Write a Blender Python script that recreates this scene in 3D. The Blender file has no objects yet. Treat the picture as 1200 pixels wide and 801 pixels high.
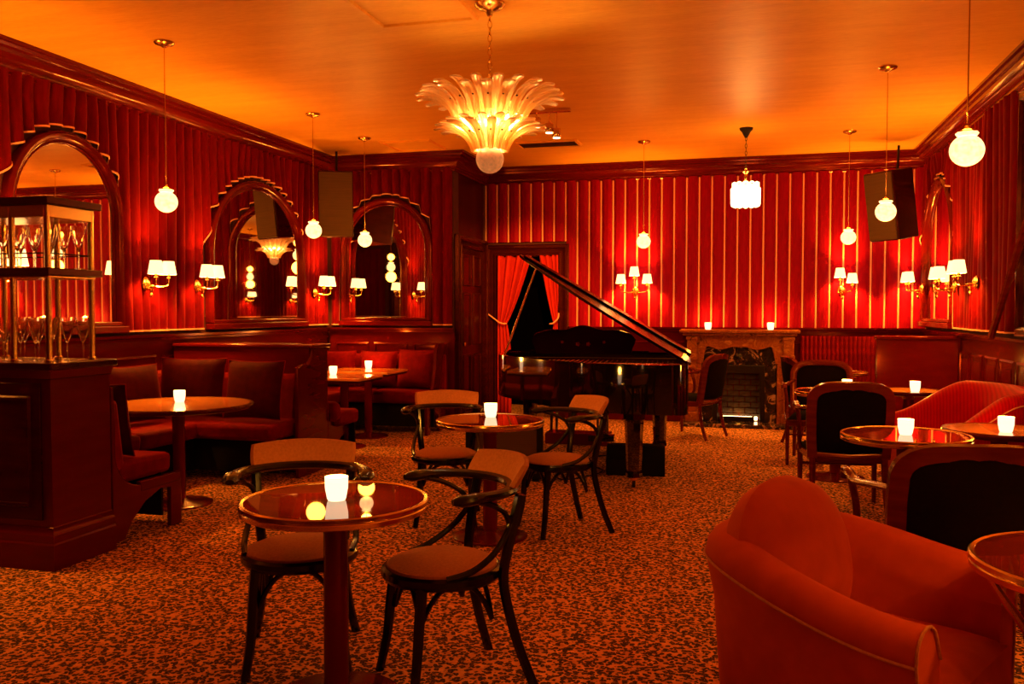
import bpy, bmesh, math, random
from mathutils import Vector, Matrix
PI = math.pi
random.seed(7)
S = bpy.context.scene
COL = S.collection

# ---------------------------------------------------------------- camera
cd = bpy.data.cameras.new('camera'); cam = bpy.data.objects.new('camera', cd); COL.objects.link(cam)
cd.sensor_width = 36; cd.lens = 31.2; cd.clip_start = 0.05
cam.location = (0, 0, 1.42)
cam.rotation_euler = (PI/2 - math.radians(2.09), 0, math.radians(15.07))
S.camera = cam
# ---------------------------------------------------------------- world and exposure
w = bpy.data.worlds.new('world'); S.world = w; w.use_nodes = True
w.node_tree.nodes['Background'].inputs[0].default_value = (0.02, 0.006, 0.002, 1)
w.node_tree.nodes['Background'].inputs[1].default_value = 0.3
S.view_settings.view_transform = 'Standard'; S.view_settings.look = 'None'
S.view_settings.exposure = -0.08; S.view_settings.gamma = 1.0; S.view_settings.use_curve_mapping = False
# strengths of the lamps the room has (their lights are built with each lamp)
WARM = (1.0, 0.36, 0.03)
GLOBE_W, SCONCE_W, CHAND_W, CANDLE_W, DRUM_W = 18.5, 50.0, 46.0, 8.0, 12.0

# ---------------------------------------------------------------- materials
def nd(nt, typ, **kw):
    n = nt.nodes.new(typ)
    for k, v in kw.items():
        if k.startswith('i_'): n.inputs[k[2:].replace('_', ' ')].default_value = v
        else: setattr(n, k, v)
    return n
def base(name, color=(.5,.5,.5), rough=.5, metal=0, **kw):
    m = bpy.data.materials.new(name); m.use_nodes = True
    b = m.node_tree.nodes['Principled BSDF']
    b.inputs['Base Color'].default_value = (*color, 1); b.inputs['Roughness'].default_value = rough
    b.inputs['Metallic'].default_value = metal
    for k, v in kw.items():
        b.inputs[k].default_value = v
    return m, m.node_tree, b
def ramp(nt, stops):
    r = nt.nodes.new('ShaderNodeValToRGB'); e = r.color_ramp.elements
    while len(e) < len(stops): e.new(.5)
    for x, (p, c) in zip(e, stops): x.position = p; x.color = (*c, 1)
    return r
def coords(nt, scale=(1,1,1), kind='Object'):
    t = nt.nodes.new('ShaderNodeTexCoord'); mp = nt.nodes.new('ShaderNodeMapping')
    mp.inputs['Scale'].default_value = scale
    nt.links.new(t.outputs[kind], mp.inputs[0]); return mp.outputs[0]
def bump(nt, b, h, strength=.2, dist=.01):
    bp = nt.nodes.new('ShaderNodeBump'); bp.inputs['Strength'].default_value = strength
    bp.inputs['Distance'].default_value = dist
    nt.links.new(h, bp.inputs['Height']); nt.links.new(bp.outputs[0], b.inputs['Normal'])
def noisy(name, c1, c2, scale=(8,8,8), rough=.5, detail=4, bmp=0, **kw):
    m, nt, b = base(name, c1, rough, **kw)
    n = nd(nt, 'ShaderNodeTexNoise', i_Scale=1.0, i_Detail=detail)
    nt.links.new(coords(nt, scale), n.inputs['Vector'])
    r = ramp(nt, [(.3, c1), (.7, c2)]); nt.links.new(n.outputs[0], r.inputs[0])
    nt.links.new(r.outputs[0], b.inputs['Base Color'])
    if bmp: bump(nt, b, n.outputs[0], bmp)
    return m
M = {}
M['lacquer'] = noisy('dark red lacquered wood', (.08,.002,.0015), (.095,.003,.002), (3,3,18), .17, **{'Specular IOR Level': .5, 'Specular Tint': (1,.22,.12,1)})
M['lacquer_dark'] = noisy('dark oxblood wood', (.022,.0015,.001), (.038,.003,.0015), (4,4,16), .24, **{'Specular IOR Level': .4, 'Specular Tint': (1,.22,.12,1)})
M['plaster'] = noisy('dark red wall', (.05,.003,.003), (.07,.004,.004), (5,5,5), .8)
M['velvet'] = noisy('red velvet curtain', (.085,.0015,.003), (.15,.002,.004), (30,30,5), .75, bmp=.1, **{'Specular IOR Level': .12, 'Specular Tint': (1,.12,.08,1), 'Sheen Weight': .15, 'Sheen Roughness': .4, 'Sheen Tint': (1,.03,.04,1)})
M['panel_fabric'] = noisy('crimson wall fabric', (.19,.0015,.012), (.26,.002,.018), (60,60,6), .5, bmp=.05, **{'Specular IOR Level': .3, 'Specular Tint': (1,.10,.14,1)})
M['banquette'] = noisy('dark red velvet upholstery', (.11,.002,.003), (.17,.003,.004), (14,14,14), .8, bmp=.15, **{'Specular IOR Level': .12, 'Specular Tint': (1,.12,.08,1), 'Sheen Weight': .25, 'Sheen Roughness': .4, 'Sheen Tint': (1,.04,.03,1)})
M['cushion_velvet'] = noisy('deep garnet cushion velvet', (.022,.0007,.0015), (.038,.001,.0015), (14,14,14), .8, bmp=.15, **{'Specular IOR Level': .12, 'Specular Tint': (1,.12,.08,1), 'Sheen Weight': .18, 'Sheen Roughness': .4, 'Sheen Tint': (1,.04,.03,1)})
M['orange_velvet'] = noisy('rust orange velvet', (.46,.050,.006), (.56,.07,.009), (10,10,10), .8, bmp=.05, **{'Specular IOR Level': .1, 'Sheen Weight': .3, 'Sheen Roughness': .45, 'Sheen Tint': (1,.18,.04,1)})
M['tan'] = noisy('tan brown fabric', (.46,.15,.035), (.58,.2,.05), (90,90,90), .85, bmp=.15)
M['grill'] = noisy('speaker grille cloth', (.06,.024,.004), (.09,.036,.007), (4,200,200), .9, bmp=.1)
M['black'], _, _ = base('black piano lacquer', (.006,.004,.004), .06, **{'Coat Weight': 1.0, 'Coat Roughness': .02})
M['black_satin'], _, _ = base('satin piano lid', (.006,.001,.001), .16, **{'Specular IOR Level': .12, 'Specular Tint': (1,.06,.04,1)})
M['black_wood'], _, _ = base('ebonised bentwood', (.004,.002,.0015), .2, **{'Specular IOR Level': .45})
M['black_matte'], _, _ = base('black matte', (.006,.004,.004), .7, **{'Specular IOR Level': .15})
M['void'], _, _ = base('passage wall with painted darkness', (.0015,.001,.001), .9, **{'Specular IOR Level': 0.0})  # passage darkness painted in: near-black colour swallows the spotlight spill
M['black_cloth'] = noisy('black upholstery', (.003,.001,.001), (.007,.002,.002), (80,80,80), .9, **{'Specular IOR Level': .05})
M['drape'] = noisy('orange red drape velvet', (.42,.014,.006), (.55,.022,.010), (30,30,5), .8, **{'Specular IOR Level': .1})
M['mahogany'] = noisy('polished mahogany', (.09,.007,.003), (.15,.016,.006), (4,4,30), .2, **{'Specular IOR Level': .8, 'Specular Tint': (1,.3,.15,1)})
M['brass'], _, _ = base('polished brass', (.80,.48,.15), .22, 1)
M['gold_trim'], _, _ = base('gold braid', (.98,.42,.30), .6, **{'Specular IOR Level': .1})
M['mirror'], _, _ = base('mirror silver', (.90,.86,.82), .015, 1)
M['iron'], _, _ = base('blackened iron', (.02,.012,.01), .4, .6)
M['red_enamel'], _, _ = base('dark red enamel', (.12,.004,.004), .18, **{'Specular IOR Level': .8, 'Specular Tint': (1,.25,.15,1)})
M['ivory'], _, _ = base('ivory key', (.7,.6,.45), .3)
M['brick'] = noisy('sooty brick', (.025,.012,.006), (.06,.03,.015), (20,20,20), .9, bmp=.4)
# cream silk-like ceiling paper
m, nt, b = base('gold ceiling paper', (.8,.35,.05), .45, **{'Specular IOR Level': .35, 'Specular Tint': (1,.5,.15,1)})
n = nd(nt, 'ShaderNodeTexNoise', i_Scale=1.0, i_Detail=6.0); nt.links.new(coords(nt, (1.5,9,1)), n.inputs['Vector'])
n2 = nd(nt, 'ShaderNodeTexNoise', i_Scale=1.0, i_Detail=4.0); nt.links.new(coords(nt, (14,90,1)), n2.inputs['Vector'])
mx = nd(nt, 'ShaderNodeMath', operation='ADD'); nt.links.new(n.outputs[0], mx.inputs[0]); nt.links.new(n2.outputs[0], mx.inputs[1])
r = ramp(nt, [(.38, (.80,.32,.03)), (.68, (.93,.44,.05))])
hf = nd(nt, 'ShaderNodeMath', operation='MULTIPLY'); hf.inputs[1].default_value = .5
nt.links.new(mx.outputs[0], hf.inputs[0]); nt.links.new(hf.outputs[0], r.inputs[0]); nt.links.new(r.outputs[0], b.inputs['Base Color'])
bump(nt, b, hf.outputs[0], .12); M['ceiling'] = m
# leopard carpet: dark blotches with brown hearts, divided by tan lines
m, nt, b = base('leopard carpet', (.5,.2,.05), .95)
co = coords(nt, (1,1,1))
nz = nd(nt, 'ShaderNodeTexNoise', i_Scale=34.0, i_Detail=2.0); nt.links.new(co, nz.inputs['Vector'])
vm = nd(nt, 'ShaderNodeVectorMath', operation='SCALE'); vm.inputs['Scale'].default_value = .028
nt.links.new(nz.outputs['Color'], vm.inputs[0])
va = nd(nt, 'ShaderNodeVectorMath', operation='ADD'); nt.links.new(co, va.inputs[0]); nt.links.new(vm.outputs[0], va.inputs[1])
v1 = nd(nt, 'ShaderNodeTexVoronoi', feature='DISTANCE_TO_EDGE', i_Scale=39.0); nt.links.new(va.outputs[0], v1.inputs['Vector'])
v2 = nd(nt, 'ShaderNodeTexVoronoi', feature='F1', i_Scale=47.0); nt.links.new(va.outputs[0], v2.inputs['Vector'])
n4 = nd(nt, 'ShaderNodeTexNoise', i_Scale=92.0, i_Detail=2.0); nt.links.new(co, n4.inputs['Vector'])
m4 = nd(nt, 'ShaderNodeMath', operation='MULTIPLY_ADD'); m4.inputs[1].default_value = .42; nt.links.new(n4.outputs[0], m4.inputs[0]); nt.links.new(v2.outputs['Distance'], m4.inputs[2])
r1 = ramp(nt, [(.69, (1,1,1)), (.78, (0,0,0))]); nt.links.new(m4.outputs[0], r1.inputs[0])
r2 = ramp(nt, [(.38, (.17,.040,.009)), (.50, (.05,.011,.003)), (.62, (.010,.002,.001))]); nt.links.new(m4.outputs[0], r2.inputs[0])
n3 = nd(nt, 'ShaderNodeTexNoise', i_Scale=20.0, i_Detail=3.0); nt.links.new(co, n3.inputs['Vector'])
r3 = ramp(nt, [(.3, (.62,.20,.05)), (.7, (1.0,.43,.12))]); nt.links.new(n3.outputs[0], r3.inputs[0])
mxc = nd(nt, 'ShaderNodeMix', data_type='RGBA')
nt.links.new(r1.outputs[0], mxc.inputs['Factor']); nt.links.new(r3.outputs[0], mxc.inputs['A']); nt.links.new(r2.outputs[0], mxc.inputs['B'])
nt.links.new(mxc.outputs['Result'], b.inputs['Base Color'])
bump(nt, b, n3.outputs[0], .3); M['carpet'] = m
# striped red silk for the tub sofas and the channelled banquette
m, nt, b = base('red striped silk', (.6,.02,.02), .5, **{'Specular IOR Level': .3, 'Specular Tint': (1,.08,.05,1)})
wv = nd(nt, 'ShaderNodeTexWave', wave_type='BANDS', bands_direction='Y', i_Scale=15.0, i_Distortion=.25); nt.links.new(coords(nt), wv.inputs['Vector'])
r = ramp(nt, [(.25, (.48,.003,.004)), (.75, (.60,.005,.006))]); nt.links.new(wv.outputs[0], r.inputs[0]); nt.links.new(r.outputs[0], b.inputs['Base Color'])
bump(nt, b, wv.outputs[0], .12); M['stripe'] = m
# table woods
def wood(name, c1, c2, rough):
    m, nt, b = base(name, c1, rough, **{'Coat Weight': .8, 'Coat Roughness': .06})
    n = nd(nt, 'ShaderNodeTexNoise', i_Scale=1.0, i_Detail=8.0, i_Distortion=1.2); nt.links.new(coords(nt, (3,22,3)), n.inputs['Vector'])
    r = ramp(nt, [(.3, c1), (.7, c2)]); nt.links.new(n.outputs[0], r.inputs[0]); nt.links.new(r.outputs[0], b.inputs['Base Color']); return m
M['table_wood'] = wood('amber table wood', (.80,.22,.03), (.95,.36,.06), .25)
M['glass_top'] = wood('dark table top under glass', (.12,.010,.005), (.18,.018,.008), .02)
M['glass_top'].node_tree.nodes['Principled BSDF'].inputs['Coat Roughness'].default_value = .01
M['glass_top'].node_tree.nodes['Principled BSDF'].inputs['Coat Weight'].default_value = 0
# marbles
def marble(name, stops, sc, rough=.2):
    m, nt, b = base(name, (.5,.5,.5), rough)
    n = nd(nt, 'ShaderNodeTexNoise', i_Scale=sc, i_Detail=9.0, i_Distortion=1.5); nt.links.new(coords(nt), n.inputs['Vector'])
    r = ramp(nt, stops); nt.links.new(n.outputs[0], r.inputs[0]); nt.links.new(r.outputs[0], b.inputs['Base Color']); return m
M['marble'] = marble('tawny marble', [(.3,(.08,.012,.003)),(.42,(.40,.11,.015)),(.55,(.26,.055,.008)),(.72,(.62,.24,.04))], 9, .3); M['marble'].node_tree.nodes['Principled BSDF'].inputs['Specular IOR Level'].default_value = .15
M['marble_black'] = marble('black veined marble', [(.40,(.012,.008,.007)),(.56,(.03,.015,.012)),(.62,(.55,.30,.18)),(.66,(.03,.012,.01))], 6)
# glass
m, nt, b = base('clear glass', (1,.95,.88), .02, **{'Transmission Weight': 1.0, 'IOR': 1.45}); M['glass'] = m
m, nt, b = base('amber pressed glass', (1,.8,.5), .25)
for l in list(b.outputs[0].links): nt.links.remove(l)
tr = nd(nt, 'ShaderNodeBsdfTranslucent'); tr.inputs[0].default_value = (1,.82,.50,1)
tp = nd(nt, 'ShaderNodeBsdfTransparent'); tp.inputs[0].default_value = (1,.85,.6,1)
df = nd(nt, 'ShaderNodeBsdfDiffuse'); df.inputs[0].default_value = (1,.80,.48,1)
gl = nd(nt, 'ShaderNodeBsdfGlossy'); gl.inputs['Roughness'].default_value = .12; gl.inputs[0].default_value = (1,.85,.6,1)
def mix(a, c, f):
    x = nt.nodes.new('ShaderNodeMixShader'); x.inputs[0].default_value = f
    nt.links.new(a, x.inputs[1]); nt.links.new(c, x.inputs[2]); return x.outputs[0]
o = mix(mix(mix(tr.outputs[0], df.outputs[0], .40), tp.outputs[0], .10), gl.outputs[0], .18)
nt.links.new(o, nt.nodes['Material Output'].inputs[0]); M['leaf'] = m
def emit(name, color, strength, basec=(.9,.8,.6), noise=0):
    m, nt, b = base(name, basec, .4)
    b.inputs['Emission Color'].default_value = (*color, 1); b.inputs['Emission Strength'].default_value = strength
    if noise:
        n = nd(nt, 'ShaderNodeTexNoise', i_Scale=noise, i_Detail=2.0); nt.links.new(coords(nt), n.inputs['Vector'])
        r = ramp(nt, [(.35, tuple(c*.6 for c in color)), (.65, color)]); nt.links.new(n.outputs[0], r.inputs[0])
        nt.links.new(r.outputs[0], b.inputs['Emission Color'])
    return m
M['globe'] = emit('lit opal globe glass', (1,.64,.27), 2.7, noise=45)
M['shade'] = emit('lit pleated lampshade', (1,.62,.24), 2.8)
M['bulb'] = emit('lit bulb', (1,.55,.22), 30)
M['votive'] = emit('lit frosted votive glass', (1,.72,.42), 2.1)
M['flame'] = emit('candle flame', (1,.55,.18), 20)
M['drumglass'] = emit('lit drum glass', (1,.66,.30), 7)
M['spot'] = emit('lit spotlight lens', (1,.6,.25), 8)
M['ball'] = emit('lit beaded glass ball', (1,.36,.10), .42, (.5,.25,.10), noise=70)
M['firelight'] = emit('firebox lamp strip', (1,.62,.25), 12)
M['rose'] = noisy('dark rosewood', (.035,.003,.002), (.06,.006,.003), (6,6,30), .22, **{'Specular IOR Level': .45, 'Specular Tint': (1,.2,.1,1)})

# ---------------------------------------------------------------- mesh helpers
def setp(o, label=None, cat=None, group=None, kind=None):
    if label: o['label'] = label
    if cat: o['category'] = cat
    if group: o['group'] = group
    if kind: o['kind'] = kind
    return o
def obj(name, bm, mat, parent=None, smooth=True, bevel=0, loc=None, rot=None):
    me = bpy.data.meshes.new(name)
    bmesh.ops.recalc_face_normals(bm, faces=bm.faces[:])
    bm.to_mesh(me); bm.free()
    mats = mat if isinstance(mat, (list, tuple)) else [mat]
    for x in mats: me.materials.append(M[x])
    if smooth:
        for p in me.polygons: p.use_smooth = True
        try: me.set_sharp_from_angle(angle=math.radians(38))
        except Exception: pass
    o = bpy.data.objects.new(name, me); COL.objects.link(o)
    if parent: o.parent = parent
    if loc: o.location = loc
    if rot: o.rotation_euler = rot
    if bevel:
        md = o.modifiers.new('bevel', 'BEVEL'); md.width = bevel; md.segments = 2; md.limit_method = 'ANGLE'; md.angle_limit = .7
    return o
def inst(src, parent, loc=None, rot=None, name=None):
    o = src.copy(); COL.objects.link(o); o.parent = parent
    if loc is not None: o.location = loc
    if rot is not None: o.rotation_euler = rot
    return o
def thing(name, label, cat, loc=(0,0,0), rz=0, group=None, kind=None):
    o = bpy.data.objects.new(name, None); COL.objects.link(o); o.empty_display_size = .1
    o.location = loc; o.rotation_euler = (0, 0, rz)
    return setp(o, label, cat, group, kind)
def dup(root, loc, rz, label, group=None):
    r = root.copy(); COL.objects.link(r); r.location = loc; r.rotation_euler = (0, 0, rz); r['label'] = label
    if group: r['group'] = group
    def rec(src, dst):
        for ch in list(src.children):
            c = ch.copy(); COL.objects.link(c); c.parent = dst
            rec(ch, c)
    rec(root, r)
    return r
B = bmesh.new
def box(bm, x0, x1, y0, y1, z0, z1, m=None, mi=0):
    vs = [Vector((x, y, z)) for x in (x0, x1) for y in (y0, y1) for z in (z0, z1)]
    if m is not None: vs = [m @ v for v in vs]
    v = [bm.verts.new(p) for p in vs]
    for f in ((0,1,3,2),(4,6,7,5),(0,4,5,1),(2,3,7,6),(0,2,6,4),(1,5,7,3)):
        bm.faces.new([v[i] for i in f]).material_index = mi
    return bm
def lathe(bm, prof, seg=24, c=(0,0,0), m=None, ripple=None):
    rings = []
    for r, z in prof:
        if r < 1e-5:
            p = Vector((c[0], c[1], c[2]+z)); rings.append([bm.verts.new(m @ p if m is not None else p)])
        else:
            ring = []
            for i in range(seg):
                a = 2*PI*i/seg; rr = r*(ripple(a, z) if ripple else 1)
                p = Vector((c[0]+rr*math.cos(a), c[1]+rr*math.sin(a), c[2]+z))
                ring.append(bm.verts.new(m @ p if m is not None else p))
            rings.append(ring)
    for a, b_ in zip(rings, rings[1:]):
        if len(a) == 1 and len(b_) == 1: continue
        for i in range(seg):
            j = (i+1) % seg
            if len(a) == 1: bm.faces.new((a[0], b_[i], b_[j]))
            elif len(b_) == 1: bm.faces.new((a[i], a[j], b_[0]))
            else: bm.faces.new((a[i], a[j], b_[j], b_[i]))
    for e in (rings[0], rings[-1]):
        if len(e) > 1: bm.faces.new(e)
    return bm
def shell(bm, prof, seg=24, c=(0,0,0)):            # closed profile loop revolved (open vessels)
    rings = [[bm.verts.new((c[0]+r*math.cos(2*PI*i/seg), c[1]+r*math.sin(2*PI*i/seg), c[2]+z)) for i in range(seg)] for r, z in prof]
    n = len(rings)
    for k in range(n):
        a, b_ = rings[k], rings[(k+1) % n]
        for i in range(seg):
            j = (i+1) % seg; bm.faces.new((a[i], a[j], b_[j], b_[i]))
    return bm
def spline(pts, n=6):
    P = [Vector(p) for p in pts]; out = []
    for i in range(len(P)-1):
        p0 = P[max(i-1, 0)]; p1 = P[i]; p2 = P[i+1]; p3 = P[min(i+2, len(P)-1)]
        for k in range(n):
            t = k/n
            out.append(.5*((2*p1)+(-p0+p2)*t+(2*p0-5*p1+4*p2-p3)*t*t+(-p0+3*p1-3*p2+p3)*t*t*t))
    out.append(P[-1]); return out
def tube(bm, pts, r, seg=8, closed=False, flat=1.0):
    P = [Vector(p) for p in pts]; n = len(P)
    R = r if isinstance(r, (list, tuple)) else [r]*n
    if len(R) != n:
        R = [R[0] + (R[-1]-R[0])*i/(n-1) for i in range(n)]
    rings = []; up = None
    for i in range(n):
        a = P[(i-1) % n] if (closed or i) else P[i]; b_ = P[(i+1) % n] if (closed or i < n-1) else P[i]
        t = (b_-a).normalized()
        if up is None:
            up = Vector((0, 0, 1)) if abs(t.z) < .9 else Vector((1, 0, 0))
        s = t.cross(up).normalized(); up = s.cross(t).normalized()
        rings.append([bm.verts.new(P[i] + (s*math.cos(2*PI*k/seg) + up*math.sin(2*PI*k/seg)*flat)*R[i]) for k in range(seg)])
    for i in range(n if closed else n-1):
        a, b_ = rings[i], rings[(i+1) % n]
        for k in range(seg):
            j = (k+1) % seg; bm.faces.new((a[k], a[j], b_[j], b_[k]))
    if not closed:
        bm.faces.new(rings[0]); bm.faces.new(rings[-1])
    return bm
def sweep(bm, path, prof, f, closed=False):
    """profile (a outward in plane, b along the normal) swept with mitres along a 2-D path; f(u, v, w) -> world"""
    n = len(path); st = []
    for i in range(n):
        p = Vector(path[i]).to_2d()
        d1 = (p - Vector(path[i-1]).to_2d()) if (closed or i) else None
        d2 = (Vector(path[(i+1) % n]).to_2d() - p) if (closed or i < n-1) else None
        if d1 is None: d1 = d2
        if d2 is None: d2 = d1
        n1 = Vector((d1.y, -d1.x)).normalized(); n2 = Vector((d2.y, -d2.x)).normalized()
        mm = (n1+n2).normalized(); k = 1/max(.3, mm.dot(n1))
        st.append([bm.verts.new(f(p.x+mm.x*a*k, p.y+mm.y*a*k, b_)) for a, b_ in prof])
    q = len(prof)
    for i in range(n if closed else n-1):
        A, C_ = st[i], st[(i+1) % n]
        for k in range(q):
            j = (k+1) % q; bm.faces.new((A[k], A[j], C_[j], C_[k]))
    if not closed: bm.faces.new(st[0]); bm.faces.new(st[-1])
    return bm
def prism(bm, poly, a, b_, f):
    v0 = [bm.verts.new(f(x, y, a)) for x, y in poly]; v1 = [bm.verts.new(f(x, y, b_)) for x, y in poly]
    bm.faces.new(v0); bm.faces.new(v1[::-1])
    for i in range(len(poly)):
        j = (i+1) % len(poly); bm.faces.new((v0[i], v0[j], v1[j], v1[i]))
    return bm
def grid(bm, fn, nu, nv):
    g = [[bm.verts.new(fn(i/nu, j/nv)) for j in range(nv+1)] for i in range(nu+1)]
    for i in range(nu):
        for j in range(nv): bm.faces.new((g[i][j], g[i+1][j], g[i+1][j+1], g[i][j+1]))
    return bm
def point(name, loc, watt, parent, r=.03, col=WARM):
    l = bpy.data.lights.new(name, 'POINT'); l.energy = watt; l.color = col; l.shadow_soft_size = r
    o = bpy.data.objects.new(name, l); COL.objects.link(o); o.parent = parent; o.location = loc
    return o
def pillow(bm, w_, h_, t, m, n=12):
    """puffy cushion in local XZ, thickness along Y, with pulled corners"""
    def side(s):
        def fn(u, v):
            a = 2*u-1; c = 2*v-1
            e = (1-abs(a)**2.6)*(1-abs(c)**2.6)
            k = 1 - .06*(1-abs(a)**2)*abs(c)**4 ; k2 = 1 - .06*(1-abs(c)**2)*abs(a)**4
            return m @ Vector((a*w_/2*k2, s*t/2*max(e, 0)**.45, c*h_/2*k))
        return fn
    grid(bm, side(1), n, n); grid(bm, side(-1), n, n)
    bmesh.ops.remove_doubles(bm, verts=bm.verts[:], dist=1e-4)
    return bm
T = Matrix.Translation
def Rz(a): return Matrix.Rotation(a, 4, 'Z')
def Rx(a): return Matrix.Rotation(a, 4, 'X')
def Ry(a): return Matrix.Rotation(a, 4, 'Y')

# ================================================================ THE SETTING
XL, XR, YB, YA, YR, ZC = -5.10, 1.99, 11.42, 10.08, -3.0, 3.28       # wall planes, ceiling
XA = -3.42                                                            # the return wall beside the doorway
st = lambda name, bm, m, **k: setp(obj(name, bm, m, **k), kind='structure')
st('floor', box(B(), XL-.3, XR+.3, YR-.3, YB+1.6, -.1, 0), 'carpet')
st('ceiling', box(B(), XL-.3, XR+.3, YR-.3, YB+1.6, ZC, ZC+.1), 'ceiling')
wall_left = st('wall_left', box(B(), XL-.2, XL, YR, YA+.0, 0, ZC), 'plaster')
wall_right = st('wall_right', box(B(), XR, XR+.2, YR, YB, 0, ZC), 'plaster')
st('wall_alcove', box(B(), XL-.2, XA-.02, YA, YA+.2, 0, ZC), 'plaster')
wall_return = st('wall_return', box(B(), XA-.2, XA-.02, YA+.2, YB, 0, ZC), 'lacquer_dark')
bm = B(); box(bm, -2.42, XR+.2, YB, YB+.2, 0, ZC); box(bm, XA-.2, -2.42, YB, YB+.2, 2.16, ZC); box(bm, XA-.2, -3.30, YB, YB+.2, 0, 2.16)
wall_back = st('wall_back', bm, 'plaster')
wall_rear = st('wall_rear', box(B(), XL-.2, XR+.2, YR-.2, YR, 0, ZC), 'plaster')
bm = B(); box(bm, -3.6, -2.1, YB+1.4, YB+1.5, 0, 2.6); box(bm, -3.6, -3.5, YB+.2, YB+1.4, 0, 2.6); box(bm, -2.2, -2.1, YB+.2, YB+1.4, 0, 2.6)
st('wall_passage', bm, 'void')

# cornice running round the room, one length per wall
CP = [(0,0),(0,-.21),(.02,-.215),(.035,-.2),(.03,-.185),(.05,-.17),(.052,-.15),(.075,-.12),(.10,-.10),(.13,-.085),(.135,-.06),(.16,-.05),(.165,-.03),(.19,-.025),(.19,0)]
def cornice(n, path):
    bm = B(); sweep(bm, path, CP, lambda u, v, w_: Vector((u, v, ZC+w_))); st('trim_%d' % n, bm, 'lacquer')
cornice(1, [(XL, YR), (XL, YA), (XA-.02, YA), (XA-.02, YB), (XR, YB), (XR, YR)])
# wainscot: rails, panels per wall
RAIL = [(0,-.05),(.02,-.05),(.025,-.03),(.05,-.022),(.055,0),(0,0)]
def rail(n, path, z, mat='lacquer'):
    bm = B(); sweep(bm, path, RAIL, lambda u, v, w_: Vector((u, v, z+w_))); st('trim_%d' % n, bm, mat)
rail(2, [(XL+.04, YR), (XL+.04, YA-.04), (XA, YA-.04)], 1.2)
rail(3, [(-2.28, YB-.04), (XR-.04, YB-.04), (XR-.04, YR)], 1.2)
def wainscot(name, f, L, z1, n, mat='lacquer'):
    """a plinth board with recessed panels; f(u along, v out, z)"""
    root = thing(name, None, None, kind='structure')
    obj('board', box(B(), 0, 1, 0, 1, 0, 1).__class__ and prism(B(), [(0,.0),(L,.0),(L,z1),(0,z1)], 0, .03, lambda x, y, w_: f(x, w_, y)), mat, root)
    g = .09; pw = (L-g*(n+1))/n; P = [(0,0),(.018,0),(.014,.012),(.004,.014),(-.012,.004),(-.012,0)]
    for i in range(n):
        x0 = g+i*(pw+g)
        loop = [(x0,.22),(x0,z1-.14),(x0+pw,z1-.14),(x0+pw,.22)]
        bm = sweep(B(), loop, P, lambda u, v, w_: f(u, .03+w_, v), closed=True)
        prism(bm, [(x0+.06,.28),(x0+pw-.06,.28),(x0+pw-.06,z1-.2),(x0+.06,z1-.2)], 0, .008, lambda x, y, w_: f(x, .03+w_, y))
        obj('panel', bm, mat, root)
    bm = B(); prism(bm, [(0,0),(L,0),(L,.14),(0,.14)], .03, .048, lambda x, y, w_: f(x, w_, y)); obj('skirting', bm, mat, root, bevel=.006)
    return root
wainscot('wainscot_left', lambda u, v, z: Vector((XL+.0+v, YR+.02+u, z)), YA-YR-.04, 1.15, 20)
wainscot('wainscot_alcove', lambda u, v, z: Vector((XL+.05+u, YA-v, z)), XA-XL-.05, 1.15, 3)
wainscot('wainscot_right', lambda u, v, z: Vector((XR-v, YR+.02+u, z)), YB-YR-.04, 1.15, 30)
wainscot('wainscot_back', lambda u, v, z: Vector((-2.26+u, YB-v, z)), XR+2.26, 1.15, 8)
wainscot('wainscot_rear', lambda u, v, z: Vector((XR-.04-u, YR+v, z)), XR-XL-.08, 1.15, 9)

# ---- back wall: padded fabric panels with gold piping
PS = .1551; px0 = -1.879
k0 = int((-3.36-px0)/PS)-1
strips = [px0+PS*k for k in range(-10, 25)]
strips = [x for x in strips if x < XR-.02]
def panel_mesh(w_, h_):
    bm = B(); n = 12
    def fn(u, v):
        y = -.034*math.sin(PI*u)**.55 + .007*math.exp(-((u-.46)/.05)**2) + .005*math.exp(-((u-.72)/.04)**2)
        return Vector(((u-.5)*w_, y, v*h_))
    grid(bm, fn, n, 2); return bm
wp = obj('fabric_panel', panel_mesh(PS-.006, 3.09-1.2), 'panel_fabric', wall_back)
wps = obj('fabric_panel', panel_mesh(PS-.006, 3.09-2.31), 'panel_fabric', wall_back)
def strip_mesh(h_): return lathe(B(), [(.0105, 0), (.0105, h_)], 8)
gs = obj('gold_piping', strip_mesh(3.09-1.2), 'gold_trim', wall_back)
gss = obj('gold_piping', strip_mesh(3.09-2.31), 'gold_trim', wall_back)
first = {}
for x in strips:
    over = x + PS/2 < -2.27
    s = wps if over else wp
    c = Vector((x+PS/2, YB-.012, 2.31 if over else 1.2))
    if x+PS/2 < XR-.05:
        if s.name not in first: s.location = c; first[s.name] = 1
        else: inst(s, wall_back, c)
    over = x < -2.27; s = gss if over else gs
    c = Vector((x, YB-.02, 2.31 if over else 1.2))
    if s.name not in first: s.location = c; first[s.name] = 1
    else: inst(s, wall_back, c)

# ---- doorway in the back wall
def frame_sweep(path, prof, f, mat, name='frame', parent=None):
    return obj(name, sweep(B(), path, prof, f), mat, parent)
FP = [(-.02,0),(-.02,.05),(.0,.06),(.02,.045),(.06,.05),(.08,.07),(.11,.07),(.125,.055),(.125,0)]
d1 = thing('door_1', None, None, kind='structure')
frame_sweep([(-3.30,0),(-3.30,2.15),(-2.42,2.15),(-2.42,0)][::-1], FP, lambda u, v, w_: Vector((u, YB-w_, v)), 'lacquer_dark', 'door_frame', d1)
bm = box(B(), -3.30, -3.27, YB, YB+.2, 0, 2.15); box(bm, -2.45, -2.42, YB, YB+.2, 0, 2.15); box(bm, -3.3, -2.42, YB, YB+.2, 2.12, 2.16)
obj('door_jamb', bm, 'lacquer_dark', d1)
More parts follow.
